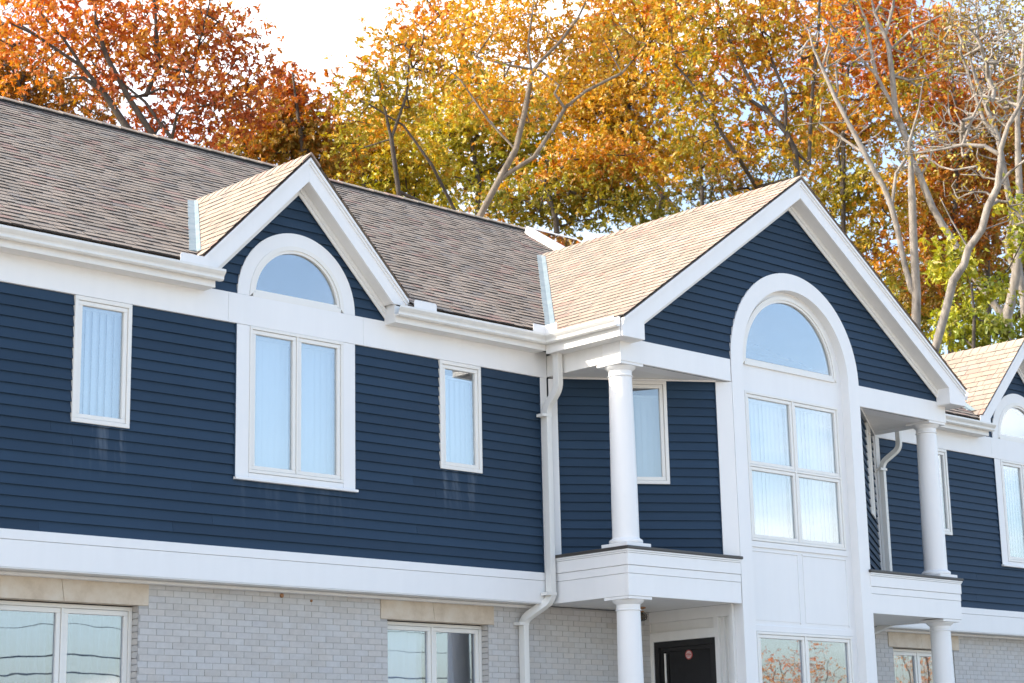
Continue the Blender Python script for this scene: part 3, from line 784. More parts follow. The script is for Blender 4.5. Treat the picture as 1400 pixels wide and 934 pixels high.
def column(cx, cy, z0, z1, r0, r1, base=True):
    sh = MB(); Hc = z1-z0; prof = []
    zt = z1-0.165
    zs = z0+0.115 if base else z0
    for k in range(13):
        t = k/12; e = r0+(r1-r0)*t**1.6; prof.append((e, zs+(zt-zs)*t))
    o = P_('column', sh.lathe(cx, cy, prof), M_WHITE); soft(o, 40)
    cap = MB(); cap.lathe(cx, cy, [(r1, zt), (r1+.012, zt+.004), (r1+.014, zt+.014), (r1+.002, zt+.022), (r1+.002, zt+.075), (r1+.012, zt+.082), (r1+.04, zt+.105), (r1+.052, zt+.122), (r1+.05, zt+.128)])
    soft(cap.build('capital', M_WHITE, o), 40)
    q = 0.205; bevel(MB().box(cx-q, cx+q, cy-q, cy+q, z1-0.036, z1-0.001).build('abacus', M_WHITE, o), .004)
    if base:
        bs = MB(); pr = [(r0+.02, z0+.045)]
        for k in range(9): t = -math.pi/2+math.pi*k/8; pr.append((r0+.012+.03*math.cos(t), z0+.075+.03*math.sin(t)))
        pr += [(r0+.012, z0+.107), (r0+.008, z0+.116), (r0, z0+.118)]
        soft(bs.lathe(cx, cy, pr).build('base', M_WHITE, o), 40)
        q = 0.213; bevel(MB().box(cx-q, cx+q, cy-q, cy+q, z0, z0+.046).build('plinth', M_WHITE, o), .004)
for cx in (WL+.215, WR_-.215):
    column(cx, -DW+.215, 4.352, 6.628, 0.165, 0.143); column(cx, -DW+.215, 0.02, 3.760, 0.172, 0.143)

# downspouts: rectangular pipe swept along a path
def pipe(name, pts, wx=0.04, wy=0.05, par=None, m=M_PIPE, rad=0.09):
    pts = [np.array(p, float) for p in pts]; path = [pts[0]]
    for i in range(1, len(pts)-1):
        a, b, c = pts[i-1], pts[i], pts[i+1]; d0 = (a-b)/np.linalg.norm(a-b); d1 = (c-b)/np.linalg.norm(c-b); r = min(rad, .45*np.linalg.norm(a-b), .45*np.linalg.norm(c-b))
        for k in range(7):
            t = k/6; path.append((1-t)**2*(b+d0*r)+2*t*(1-t)*b+t*t*(b+d1*r))
    path.append(pts[-1]); rings = []
    ang = [(math.copysign(1, math.cos(q))*min(1, abs(math.cos(q))*1.35), math.copysign(1, math.sin(q))*min(1, abs(math.sin(q))*1.35)) for q in np.linspace(0, 2*math.pi, 17)[:-1]]
    ref = np.array([1.0, 0, 0])
    for i, p in enumerate(path):
        t = path[min(i+1, len(path)-1)]-path[max(i-1, 0)]; t /= np.linalg.norm(t)
        sx = ref-t*(ref@t); sx /= np.linalg.norm(sx); sy = np.cross(t, sx)
        rings.append([p+sx*wx*a+sy*wy*b for a, b in ang])
    return soft(P_(name, MB().loft(rings), m, par), 40)
def downspout(xg, yg, xw, xl, s, wx=.04, wy=.05):
    o = pipe('downspout', [(xg, yg, 6.985), (xg, yg, 6.42), (xw, -0.075, 6.20), (xw, -0.075, 3.80), (xl, 0.235, 3.575), (xl, 0.235, 0.05)], wx, wy)
    for (x, y, z, ext) in ((xw, -0.075, 6.10, .03), (xw, -0.075, 3.87, .0), (xl, 0.235, 3.52, .0)):
        MB().box(x-.11, x+.045, y-.055, y-.048, z-.018, z+.018).add([], []).build('bracket', M_PIPE, o)
        MB().box(x-.118, x-.045, y-.0475, y+.06, z-.018, z+.018).build('bracket', M_PIPE, o)
    return o
downspout(16.53, -0.28, 16.515, 16.33, -1, .043, .05); downspout(23.80, -0.265, 23.60, 23.10, 1, .032, .04)

# ------------------------------------------------------------------ ground floor: brick, lintels, windows, door
YBR = 0.30
FBK = frame((0, YBR), (1, 0))
L1, L2w, L3 = (9.22, 10.857), (14.21, 15.80), (24.10, 25.70)
LT = [(9.10, 10.97), (14.105, 15.89), (23.985, 25.85)]
ZL0, ZL1, ZO0 = 3.497, 3.737, 1.2
WINB = [(a, b, ZO0, ZL0) for a, b in (L1, L2w, L3)]
sheath(FBK, [(XA, 18.70), (21.40, XB)], [0.0, 3.76], WINB, -0.005, 'mortar_wall', M_MORTAR)
BH, BW, JT = 0.0677, 0.2032, 0.0065
bricks = []
def brick_course(k, spans):
    z0 = ZL1-0.003-(k+1)*BH+JT; z1 = z0+BH-JT
    off = (k % 2)*BW/2
    for (a, b) in spans:
        i0 = int(math.floor((a-off)/BW)); u = i0*BW+off
        while u < b:
            p, q = max(a, u)+ (0 if u < a else JT/2), min(b, u+BW)- (0 if u+BW > b else JT/2)
            if q-p > 0.02: bricks.append((p, q, z0, z1))
            u += BW
for k in range(-0, 55):
    zt = ZL1-0.003-k*BH; zb = zt-BH
    sp = [(8.0, 18.69), (21.42, XB)]
    for a, b in LT:
        if zt > ZL0+.02: sp = subtract(sp, a-.004, b+.004)
    for a, b in (L1, L2w, L3):
        if zt <= ZL0+.02 and zb > ZO0-.05: sp = subtract(sp, a, b)
    brick_course(k, sp)
def bshow(bk):
    p, q, z0, z1 = bk; c = np.array([(p+q)/2, YBR, (z0+z1)/2]); d = CAM-c; r = np.linalg.norm(d)
    if not in_view(c) or 18.0 < c[0] < 23.3: return 0
    if 16.75 < c[0] < 17.25: return 0
    return (q-p)*(z1-z0)*(-d[1])/r**3
order = sorted(range(len(bricks)), key=lambda i: -bshow(bricks[i]))
single = set(i for i in order[:300] if bshow(bricks[i]) > 0)
bcache = {}; bst = MB()
for i, (p, q, z0, z1) in enumerate(bricks):
    j = random.uniform(-.002, .002)
    if i in single:
        w = round(q-p, 3)
        if w not in bcache:
            t = MB().box(0, w, 0, 0.02, 0, BH-JT); me = bpy.data.meshes.new('brick'); me.from_pydata(t.v, [], t.f); me.materials.append(M_BRICK); bcache[w] = me
        ob = bpy.data.objects.new('brick', bcache[w]); COL.objects.link(ob); ob.parent = H; ob.location = (p, YBR+j, z0)
    else: bst.box(p, q, YBR+j, YBR+.02, z0, z1)
# brick reveals of the window openings
for (a, b) in (L1, L2w, L3):
    for k in range(0, 34):
        z1 = ZL0-.003-k*BH
        bst.box(b+0.001, b+.06, YBR+.0205, YBR+.15, z1-BH+JT, z1); bst.box(a-.06, a-.001, YBR+.0205, YBR+.15, z1-BH+JT, z1)
P_('bricks', bst, M_BRICK, kind='stuff')
for (a, b) in LT:   # stone lintels in two stones with a slanting joint
    c = (a+b)/2-0.06
    for (u0, u1, t0, t1) in ((a, c-.015, a, c-.045), (c-.008, b, c-.038, b)):
        mb = MB(); F = FBK
        mb.hexa([F(u0, .012, ZL0), F(u1 if u1 == b else c-.006, .012, ZL0), F(u1 if u1 == b else c-.006, -.14, ZL0), F(u0, -.14, ZL0), F(t0, .012, ZL1+.0), F(t1, .012, ZL1), F(t1, -.14, ZL1), F(t0, -.14, ZL1)]) if u0 == a else \
        mb.hexa([F(c+.001, .008, ZL0), F(u1, .008, ZL0), F(u1, -.14, ZL0), F(c+.001, -.14, ZL0), F(t0, .008, ZL1), F(t1, .008, ZL1), F(t1, -.14, ZL1), F(t0, -.14, ZL1)])
        bevel(P_('lintel', mb, M_STONE), .004)
FLW = frame((0, YBR+0.12), (1, 0))
for (a, b) in (L1, L2w, L3): window(FLW, a+.002, b-.002, ZO0, ZL0-.012, cols=2, d=0.0, fw=0.04, sw=0.05, mull=0.03, glass=M_GLASS_LOW)

# entrance: the bay's left side wall, facing the porch
FX = frame((18.69, 0.42), (0, -1))       # u runs from the brick wall (0) to the front (1.71)
UF = 0.42+DW
dz0, dz1 = 0.05, 3.375
du0, du1 = 0.17, 1.235                   # door opening
sheath(FX, [(0, UF-0.14)], [0.0, 3.77], [(du0+.0, du1, 0.03, dz1)], -0.05, 'bay_wall', M_WHITE_OLD)
mb = MB(); mb.fbox(FX, 0.02, du0, -0.05, 0.0, 0, 3.50); mb.fbox(FX, du1, 1.30, -0.05, 0.0, 0, 3.62); mb.fbox(FX, du0, du1, -0.05, 0.0, dz1, 3.50)
bevel(P_('door_casing', mb, M_WHITE_OLD), .004)
mb = MB(); mb.fbox(FX, 0.02, UF-0.142, -0.05, 0.002, 3.625, 3.77); mb.fbox(FX, 1.22, 1.2995, -0.05, 0.001, 3.505, 3.624); mb.fbox(FX, 0.02, 0.1, -0.05, 0.001, 3.505, 3.624)
P_('transom_panel_frame', mb, M_WHITE_OLD)
mb = MB(); mb.fbox(FX, 1.385, 1.40, -0.05, -0.004, 0, 3.62); mb.fbox(FX, 1.53, UF-.142, -0.05, 0.0, 0, 3.62)
P_('pilaster_panel', mb, M_WHITE_OLD)
DOOR = P_('door', (lambda m_: (ring(m_, FX, du0+.005, du1-.005, dz0, dz1-.005, 0.075, -0.12, -0.015), ring(m_, FX, du0+.082, du1-.082, dz0, dz1-.082, 0.045, -0.11, -0.045), m_)[2])(MB()), M_DOOR)
MB().fbox(FX, du0+.12, du1-.12, -0.085, -0.075, dz0+.04, dz1-.12).build('pane', M_GLASS_DARK, DOOR)
MB().fbox(FX, du0+.165, du0+.187, -0.04, -0.025, 1.9, 3.22).build('handle', M_FRAME, DOOR)
def disc(F, u, z, r, d, d2, n=28):
    return MB().loft([[F(u+r*math.cos(2*math.pi*k/n), e, z+r*math.sin(2*math.pi*k/n)) for k in range(n)] for e in (d, d2)])
M_RED = m_paint('sticker_red', (0.42, 0.06, 0.05), 0.5, 0.05); M_PINK = m_paint('sticker_pale', (0.62, 0.5, 0.48), 0.5, 0.05)
su, sz = 0.42+0.304, 3.185
stk = disc(FX, su, sz, 0.062, -0.074, -0.071).build('sticker', M_RED, DOOR)
disc(FX, su, sz, 0.047, -0.0705, -0.069).build('sticker_face', M_PINK, DOOR)
mb = MB()
for zz, h, wd in ((0.018, .008, .03), (0.0, .012, .042), (-.018, .008, .03)): mb.fbox(FX, su-wd, su+wd, -0.0685, -0.067, sz+zz-h/2, sz+zz+h/2)
mb.build('sticker_print', M_RED, DOOR)
# right side of the bay (faces away) and inner reveal walls above
mb = MB(); mb.box(21.38, 21.41, -DW+.15, 0.42, 0, 3.77); P_('bay_wall', mb, M_WHITE_OLD)
mb = MB(); mb.box(18.66, 18.70, -DW+0.145, -DW+0.20, 0, 3.77); P_('bay_wall', mb, M_WHITE_OLD)

# ------------------------------------------------------------------ things in and on the house
def blind(F, u0, u1, z0, z1, label, ang=11, w=0.104, d=-0.15, head=True, m=M_BLINDS):
    t = thing('vertical_blind', label, 'blind', group='vertical blinds behind the windows')
    n = max(3, int((u1-u0)/0.078)); st = (u1-u0)/n
    for i in range(n):
        uc = u0+(i+.5)*st; a = math.radians(ang+random.uniform(-5, 5)); du, dd = w/2*math.cos(a), w/2*math.sin(a); cu = 0.004
        p = [(-du, dd), (0+cu*math.sin(a), cu*math.cos(a)), (du, -dd)]
        mb = MB(); rings = [[F(uc+a_, d+b_, z) for a_, b_ in p]+[F(uc+a_, d+b_-.0012, z) for a_, b_ in reversed(p)] for z in (z0, z1)]
        mb.loft(rings); mb.build('blind_slat', m, t)
    if head: MB().fbox(F, u0-.02, u1+.02, d-.03, d+.03, z1, z1+.04).build('headrail', m, t)
    return t
blind(FM, 9.86, 10.46, 5.33, 6.50, 'white vertical blind in the small upper window at far left', 24)
blind(FM, 12.05, 12.65, 5.0, 6.50, 'closed white vertical blind behind left pane of the wide window under the small arch', 6)
blind(FM, 12.70, 13.29, 5.0, 6.50, 'closed white vertical blind behind right pane of the wide window under the small arch', 6)
blind(FM, 14.84, 15.43, 5.33, 6.42, 'white vertical blind in the small upper window nearest the downspout', 10)
blind(FDL, DWL[0]+.05, DWL[1]-.05, 5.33, 6.40, 'pale vertical blind in the window half hidden by the left porch column', 12)
blind(FR, XC-.95, XC-.03, 4.66, 6.48, 'pleated white vertical blind in the left half of the tall bay window', 11, d=-0.14)
blind(FR, XC+.03, XC+.95, 4.66, 6.48, 'pleated white vertical blind in the right half of the tall bay window', 11, d=-0.14)
blind(FM, 24.82, 25.40, 5.33, 6.48, 'white vertical blind in the window beside the right upper column', 30)
blind(FM, 27.0, 28.3, 5.0, 6.50, 'white vertical blind in the wide upper window at right edge', 20)
blind(FLW, 24.2, 25.6, 1.3, 3.40, 'cream vertical blind half open in the ground floor window behind right column', 55, w=.1)
def curtain(F, u0, u1, z0, z1, label, m, amp=0.03, wl=0.11, d=-0.14, flare=0.0):
    mb = MB(); n = int((u1-u0)/0.012); fr = []
    for z, k in ((z1, 0.0), (z0, 1.0)):
        r1 = [F(u0+(u1-u0)*(1+flare*k)*i/n, d+amp*math.sin(2*math.pi*i/n*(u1-u0)/wl+.6*math.sin(i*.13)), z) for i in range(n+1)]
        r2 = [F(u0+(u1-u0)*(1+flare*k)*i/n, d-.004+amp*math.sin(2*math.pi*i/n*(u1-u0)/wl+.6*math.sin(i*.13)), z) for i in range(n, -1, -1)]
        fr.append(r1+r2)
    mb.loft(fr); o = mb.build('curtain', m, None, smooth=True); tag(o, label, 'curtain'); return o
M_SHEER = m_paint('sheer_curtain', (0.22, 0.27, 0.29), 0.8, 0.03)
curtain(FLW, 9.24, 10.02, 1.2, 3.44, 'pleated pale sheer curtain behind left pane of ground floor window at far left', M_SHEER)
curtain(FLW, 10.06, 10.84, 1.2, 3.44, 'pleated pale sheer curtain behind right pane of ground floor window at far left', M_SHEER)
curtain(FLW, 14.2, 14.96, 1.2, 3.44, 'white curtain drawn across left pane of the ground floor window by the downspout', M_BLINDS, .015, .2)
curtain(FLW, 15.18, 15.48, 1.2, 3.44, 'grey green curtain hanging behind right pane beside the downspout', M_CURTAIN_GREY, .012, .3, -0.2, 0.35)

LAMP = thing('porch_lamp', 'small brass and dark glass lamp hanging from the left porch ceiling', 'lamp')
lx, ly = 18.03, -0.15
soft(MB().lathe(lx, ly, [(0.075, 3.771), (0.075, 3.757), (0.05, 3.748), (0.02, 3.744), (0.018, 3.726), (0.05, 3.72), (0.052, 3.708), (.02, 3.704)], 20).build('ceiling_mount', M_BRASS, LAMP), 40)
cg = MB()
for k in range(10):
    t = 2*math.pi*k/10; pr = [(0.05, 3.706), (0.082, 3.68), (0.09, 3.65), (0.08, 3.618), (0.045, 3.60)]
    for (r0, z0), (r1, z1) in zip(pr[:-1], pr[1:]):
        cg.loft([[(lx+(r+dr)*math.cos(t+dt), ly+(r+dr)*math.sin(t+dt), z) for dr, dt in ((-.004, -.05), (.004, -.05), (.004, .05), (-.004, .05))] for r, z in ((r0, z0), (r1, z1))])
for r, z in ((.09, 3.65), (.05, 3.603)): cg.lathe(lx, ly, [(r-.006, z-.006), (r+.006, z-.006), (r+.006, z+.006), (r-.006, z+.006)], 20)
cg.build('cage', M_DARK, LAMP)
soft(MB().lathe(lx, ly, [(0.03, 3.703), (0.065, 3.68), (0.075, 3.65), (0.062, 3.622), (0.02, 3.608)], 20).build('globe', m_paint('smoky_glass', (0.10, 0.08, 0.05), 0.2, 0.1), LAMP), 40)
def vent(x, z, label, R0=.028):
    o = soft(MB().loft([[(x+r*math.cos(2*math.pi*k/20), y, z+r*math.sin(2*math.pi*k/20)) for k in range(20)] for r, y in ((R0, YBR+.005), (R0, YBR-.012), (R0*.7, YBR-.018))]).build('pipe_cap', M_BRASS), 40)
    return tag(o, label, 'pipe cap')
vent(12.69, 3.69, 'small round rusty pipe cap on the grey brick just under the white band', .024)
vent(13.10, 3.652, 'smaller dull pipe cap on the grey brick beside the ground floor lintel', .014)

# TREES_HERE
# ------------------------------------------------------------------ trees
def at(px, py, dist):
    r = F_*FPX+R_*(px-700.0)-U_*(py-467.0); r = r/math.hypot(r[0], r[1])*dist
    return r+CAM
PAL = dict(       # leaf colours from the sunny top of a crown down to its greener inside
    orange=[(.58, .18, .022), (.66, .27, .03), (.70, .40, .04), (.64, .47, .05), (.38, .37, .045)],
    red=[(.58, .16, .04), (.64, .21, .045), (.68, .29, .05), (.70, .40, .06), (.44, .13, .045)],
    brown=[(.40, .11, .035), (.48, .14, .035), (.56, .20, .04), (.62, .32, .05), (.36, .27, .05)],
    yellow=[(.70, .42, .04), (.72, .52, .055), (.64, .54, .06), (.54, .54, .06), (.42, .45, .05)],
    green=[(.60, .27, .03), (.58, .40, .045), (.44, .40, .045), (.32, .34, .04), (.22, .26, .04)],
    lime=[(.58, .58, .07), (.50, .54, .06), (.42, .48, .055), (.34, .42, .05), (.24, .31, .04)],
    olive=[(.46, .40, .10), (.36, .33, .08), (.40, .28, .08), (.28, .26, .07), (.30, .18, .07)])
def grow(trunks, blobs, n_att, step=0.45, seed=1, min_gap=0.0):
    r = np.random.default_rng(seed)
    P = []; par = []; rad0 = []
    for tr in trunks:                       # tr: list of (point, radius), may start on an earlier trunk
        prev = -1
        if P and tr[0][1] < 0:
            A = np.array(P); prev = int(np.argmin(((A-np.array(tr[0][0]))**2).sum(1)))
        for (a, ra), (b, rb) in zip(tr[:-1], tr[1:]):
            a = np.array(a, float); b = np.array(b, float); ra = abs(ra); k = max(1, int(np.linalg.norm(b-a)/0.6))
            for q in range(k):
                if prev >= 0 and q == 0 and a is not None and np.linalg.norm(np.array(P[prev])-a) < 0.03: continue
                t = q/k; P.append(a+(b-a)*t); par.append(prev); rad0.append(ra+(rb-ra)*t); prev = len(P)-1
        P.append(np.array(tr[-1][0], float)); par.append(prev); rad0.append(tr[-1][1]); 
    nT = len(P)
    att = []
    vol = np.array([b[1][0]*b[1][1]*b[1][2] for b in blobs])**0.8; vol /= vol.sum()
    cnt = r.multinomial(n_att, vol)
    for (c, s, ax), k in zip(blobs, cnt):
        d = r.normal(size=(k, 3)); d /= np.linalg.norm(d, axis=1)[:, None]; rr = r.random(k)**(1/2.4)
        loc = d*rr[:, None]*np.array(s)
        att.append(np.array(c)+loc@ax)
    att = np.concatenate(att)
    A = np.array(P)
    d0 = np.array([np.min(((A-a)**2).sum(1)) for a in att]); order = np.argsort(d0)
    tips = []
    cap = 4096*4; arr = np.zeros((cap, 3)); arr[:nT] = A; n = nT
    for i in order:
        a = att[i]; dd = arr[:n]-a; dist = np.sqrt((dd**2).sum(1))
        cost = dist+0.35*np.maximum(0, dd[:, 2])*2
        j = int(np.argmin(cost)); L = dist[j]
        if L < 0.12: tips.append(j); continue
        k = max(1, int(L/step)); p0 = arr[j].copy(); v = a-p0
        side = r.normal(size=3)*0.10*L; lift = np.array([0, 0, 0.06*L]); prev = j
        for q in range(1, k+1):
            t = q/k; p = p0+v*t+(side-lift)*math.sin(math.pi*t)+(r.normal(size=3)*0.03 if q < k else 0)
            arr[n] = p; par.append(prev); rad0.append(0); prev = n; n += 1
            if n >= cap-8: break
        tips.append(prev)
        if n >= cap-8: break
    P = arr[:n].copy(); par = np.array(par[:n]); rad0 = np.array(rad0[:n])
    return P, par, rad0, tips, nT
def radii(par, rad0, tip_r, ex=2.35):
    n = len(par); acc = np.zeros(n); has = np.zeros(n, bool)
    for p in par:
        if p >= 0: has[p] = True
    for i in range(n-1, -1, -1):
        if not has[i]: acc[i] += tip_r**ex
        if par[i] >= 0: acc[par[i]] += acc[i]
    r = acc**(1/ex)
    return np.maximum(np.minimum(r, 10), 0)*np.where(rad0 > 0, 0, 1)+np.where(rad0 > 0, np.maximum(rad0, np.minimum(r, rad0*1.3)), 0)
def wood_mesh(name, P, par, rad, m, parent, sel, sides=6):
    vs = []; fs = []
    n = len(P); child_dir = np.zeros((n, 3))
    for i in range(n):
        if par[i] >= 0: child_dir[i] = P[i]-P[par[i]]
    first = {}
    for i in range(n):
        if par[i] >= 0 and par[i] not in first: first[par[i]] = i
    o = 0
    for i in sel:
        p = par[i]
        if p < 0: continue
        a, b = P[p], P[i]; d = b-a; L = np.linalg.norm(d)
        if L < 1e-4: continue
        d = d/L
        ra = min(rad[p], rad[i]*1.12) if first.get(p) != i else min(rad[p], rad[i]*1.5)
        rb = rad[i]
        da = child_dir[p] if (first.get(p) == i and par[p] >= 0) else d
        da = da/np.linalg.norm(da) if np.linalg.norm(da) > 0 else d
        S_ = sides if rb > 0.03 else (5 if rb > .015 else 3)
        for q, dd, rr in ((a, (da+d) if da@d > 0 else d, ra), (b, None, rb)):
            t = dd if dd is not None else (d+(child_dir[first[i]]/max(1e-6, np.linalg.norm(child_dir[first[i]]))) if i in first else d)
            t = t/np.linalg.norm(t)
            ref = np.array([1.0, 0.3, 0.1]) if abs(t[2]) > 0.6 else np.array([0.1, 0.2, 1.0])
            x = np.cross(ref, t); x /= np.linalg.norm(x); y = np.cross(t, x)
            for k in range(S_):
                an = 2*math.pi*k/S_; vs.append(q+rr*(x*math.cos(an)+y*math.sin(an)))
        for k in range(S_):
            k2 = (k+1) % S_; fs.append((o+k, o+k2, o+S_+k2, o+S_+k))
        o += 2*S_
    me = bpy.data.meshes.new(name); me.from_pydata([tuple(v) for v in vs], [], fs); me.materials.append(m)
    me.polygons.foreach_set('use_smooth', [True]*len(me.polygons))
    ob = bpy.data.objects.new(name, me); COL.objects.link(ob); ob.parent = parent
    if name == 'branches': ob['kind'] = 'stuff'
    return ob
def leaf_mesh(centers, n_per, spread, size, pal, parent, seed, mix=None, droop=0.6):
    r = np.random.default_rng(seed); pal = np.array(pal); K = len(centers)
    cnt = np.maximum(1, r.poisson(n_per*2.1, K)); tot = cnt.sum(); idx = np.repeat(np.arange(K), cnt)
    # each tip carries a few sprays; the leaves of a spray radiate from one point
    ns = 9; spr = r.normal(size=(K, ns, 3))*np.array([spread, spread, spread*0.75])
    which = r.integers(0, ns, tot)
    c = centers[idx]+spr[idx, which]+r.normal(size=(tot, 3))*0.022
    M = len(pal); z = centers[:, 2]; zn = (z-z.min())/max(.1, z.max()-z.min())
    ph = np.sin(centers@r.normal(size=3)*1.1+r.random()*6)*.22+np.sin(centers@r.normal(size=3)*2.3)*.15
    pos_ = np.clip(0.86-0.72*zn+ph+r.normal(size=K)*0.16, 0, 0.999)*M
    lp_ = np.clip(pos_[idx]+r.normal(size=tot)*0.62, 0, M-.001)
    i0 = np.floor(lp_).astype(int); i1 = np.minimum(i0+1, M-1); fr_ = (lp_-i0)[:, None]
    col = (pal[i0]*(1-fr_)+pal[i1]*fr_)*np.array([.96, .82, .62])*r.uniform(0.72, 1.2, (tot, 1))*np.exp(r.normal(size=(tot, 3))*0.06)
    a = r.normal(size=(tot, 3)); a[:, 2] -= droop; a /= np.linalg.norm(a, axis=1)[:, None]
    b = np.cross(a, r.normal(size=(tot, 3))); b /= np.linalg.norm(b, axis=1)[:, None]; nn = np.cross(a, b)
    L = size*0.76*r.uniform(0.6, 1.3, tot)[:, None]; Wd = L*r.uniform(0.34, 0.55, (tot, 1))
    V = np.empty((tot, 6, 3))
    V[:, 0] = c; V[:, 1] = c+a*L*0.30+b*Wd*0.5+nn*L*0.06; V[:, 2] = c+a*L*0.68+b*Wd*0.36+nn*L*.08; V[:, 3] = c+a*L; V[:, 4] = c+a*L*0.68-b*Wd*0.36+nn*L*.08; V[:, 5] = c+a*L*0.30-b*Wd*0.5+nn*L*0.06
    me = bpy.data.meshes.new('crown'); me.vertices.add(tot*6); me.vertices.foreach_set('co', V.reshape(-1).astype(np.float32))
    me.loops.add(tot*8); me.polygons.add(tot*2)
    base = np.arange(tot)[:, None]*6; lp = np.concatenate([base+np.array([0, 1, 2, 3]), base+np.array([0, 3, 4, 5])], 1).reshape(-1)
    me.loops.foreach_set('vertex_index', lp.astype(np.int32)); me.polygons.foreach_set('loop_start', (np.arange(tot*2)*4).astype(np.int32))
    at_ = me.attributes.new('leaf_hue', 'FLOAT_COLOR', 'POINT')
    cc = np.ones((tot, 6, 4), np.float32); cc[:, :, :3] = col[:, None, :]; at_.data.foreach_set('color', cc.reshape(-1))
    me.update(); me.validate(); me.materials.append(M_LEAF)
    ob = bpy.data.objects.new('crown', me); COL.objects.link(ob); ob.parent = parent; ob['kind'] = 'stuff'; return ob
VIEW_AX = np.array([[math.cos(YAW), -math.sin(YAW), 0], [0, 0, 1], [math.sin(YAW), math.cos(YAW), 0]])
NT = [0]
def tree(name, label, dist, trunks, blobs, n_att, pal=None, leaves=60, spread=0.33, size=0.15, bark=None, tip=0.011, group=None, depth=2.2, cat='tree', leafy=1.0):
    """trunks: [[(px, py, radius_px, extra distance)...]] on sight lines at the given distance; blobs: (px, py, rx, ry[, extra distance])"""
    NT[0] += 1; sd_ = 100+NT[0]; r = np.random.default_rng(sd_); k = dist/FPX
    tr = []
    for t in trunks:
        pts = []
        for q in t:
            e = q[3] if len(q) > 3 else 0.0
            pts.append((at(q[0], q[1], dist+e), q[2]*k*0.58))
        tr.append(pts)
    first = tr[0][0][0]; g0 = np.array([first[0]+r.normal()*0.3, first[1]+r.normal()*0.3, 0.0]); g0[2] = min(first[2]-1.5, terrain(g0[0], g0[1])-0.15)
    n0 = abs(tr[0][0][1]); tr[0] = [(g0, n0*1.35), (np.array([(g0[0]+first[0])/2, (g0[1]+first[1])/2, (g0[2]+first[2])/2]), n0*1.12)]+[(p, abs(q)) for p, q in tr[0]]
    bl = []
    for b in blobs:
        e = b[4] if len(b) > 4 else 0.7
        bl.append((at(b[0], b[1], dist+e), (b[2]*k, b[3]*k, min(depth, max(b[2], b[3])*k*1.1)), VIEW_AX))
    P, par, rad0, tips, nT = grow(tr, bl, n_att, seed=sd_)
    rad = radii(par, rad0, tip)
    root = thing(name, label, cat, group=group)
    sel_t = [i for i in range(nT)]; sel_b = [i for i in range(nT, len(P))]
    wood_mesh('trunk', P, par, rad, bark or M_BARK, root, sel_t, 10)
    wood_mesh('branches', P, par, rad, bark or M_BARK, root, sel_b, 6)
    if pal:
        cen = P[np.array(sorted(set(tips)))]
        if leafy < 1: cen = cen[r.random(len(cen)) < leafy]
        leaf_mesh(cen, leaves, spread, size, PAL[pal] if isinstance(pal, str) else pal, root, sd_)
    return root
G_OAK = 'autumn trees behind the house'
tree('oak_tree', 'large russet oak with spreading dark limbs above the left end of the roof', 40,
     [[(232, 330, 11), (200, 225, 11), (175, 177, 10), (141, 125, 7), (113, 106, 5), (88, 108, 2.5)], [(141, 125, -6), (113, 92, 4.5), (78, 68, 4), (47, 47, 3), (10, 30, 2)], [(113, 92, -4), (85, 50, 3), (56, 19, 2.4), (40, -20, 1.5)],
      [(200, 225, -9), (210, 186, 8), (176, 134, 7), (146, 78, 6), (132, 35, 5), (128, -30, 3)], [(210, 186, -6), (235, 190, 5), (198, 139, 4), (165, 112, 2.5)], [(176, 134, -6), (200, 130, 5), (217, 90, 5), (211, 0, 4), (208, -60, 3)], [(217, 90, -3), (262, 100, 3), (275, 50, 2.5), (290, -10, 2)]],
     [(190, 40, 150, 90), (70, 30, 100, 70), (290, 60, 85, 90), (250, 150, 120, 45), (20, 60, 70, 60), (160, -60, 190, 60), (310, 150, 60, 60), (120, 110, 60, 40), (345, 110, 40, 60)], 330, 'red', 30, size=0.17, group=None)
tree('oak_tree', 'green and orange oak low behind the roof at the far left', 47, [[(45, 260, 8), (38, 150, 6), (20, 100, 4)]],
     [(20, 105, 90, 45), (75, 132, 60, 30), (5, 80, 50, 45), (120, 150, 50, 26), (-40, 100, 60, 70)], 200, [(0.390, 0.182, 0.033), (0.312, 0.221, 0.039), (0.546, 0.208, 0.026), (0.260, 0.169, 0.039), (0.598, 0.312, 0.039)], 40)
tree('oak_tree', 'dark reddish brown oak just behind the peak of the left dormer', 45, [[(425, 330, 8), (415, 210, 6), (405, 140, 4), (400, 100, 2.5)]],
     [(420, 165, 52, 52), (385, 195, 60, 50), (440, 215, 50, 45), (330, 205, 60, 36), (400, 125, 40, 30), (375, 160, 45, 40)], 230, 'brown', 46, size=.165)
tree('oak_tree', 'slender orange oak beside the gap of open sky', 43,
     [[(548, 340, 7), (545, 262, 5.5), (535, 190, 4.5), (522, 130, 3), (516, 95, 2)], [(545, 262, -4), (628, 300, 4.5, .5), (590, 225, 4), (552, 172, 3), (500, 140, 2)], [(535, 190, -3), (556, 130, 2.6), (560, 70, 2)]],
     [(545, 75, 55, 48), (505, 128, 55, 42), (600, 50, 60, 50), (560, 130, 60, 45), (480, 175, 38, 45), (610, 10, 60, 36), (640, 95, 45, 40)], 150, 'orange', 28, size=.165)
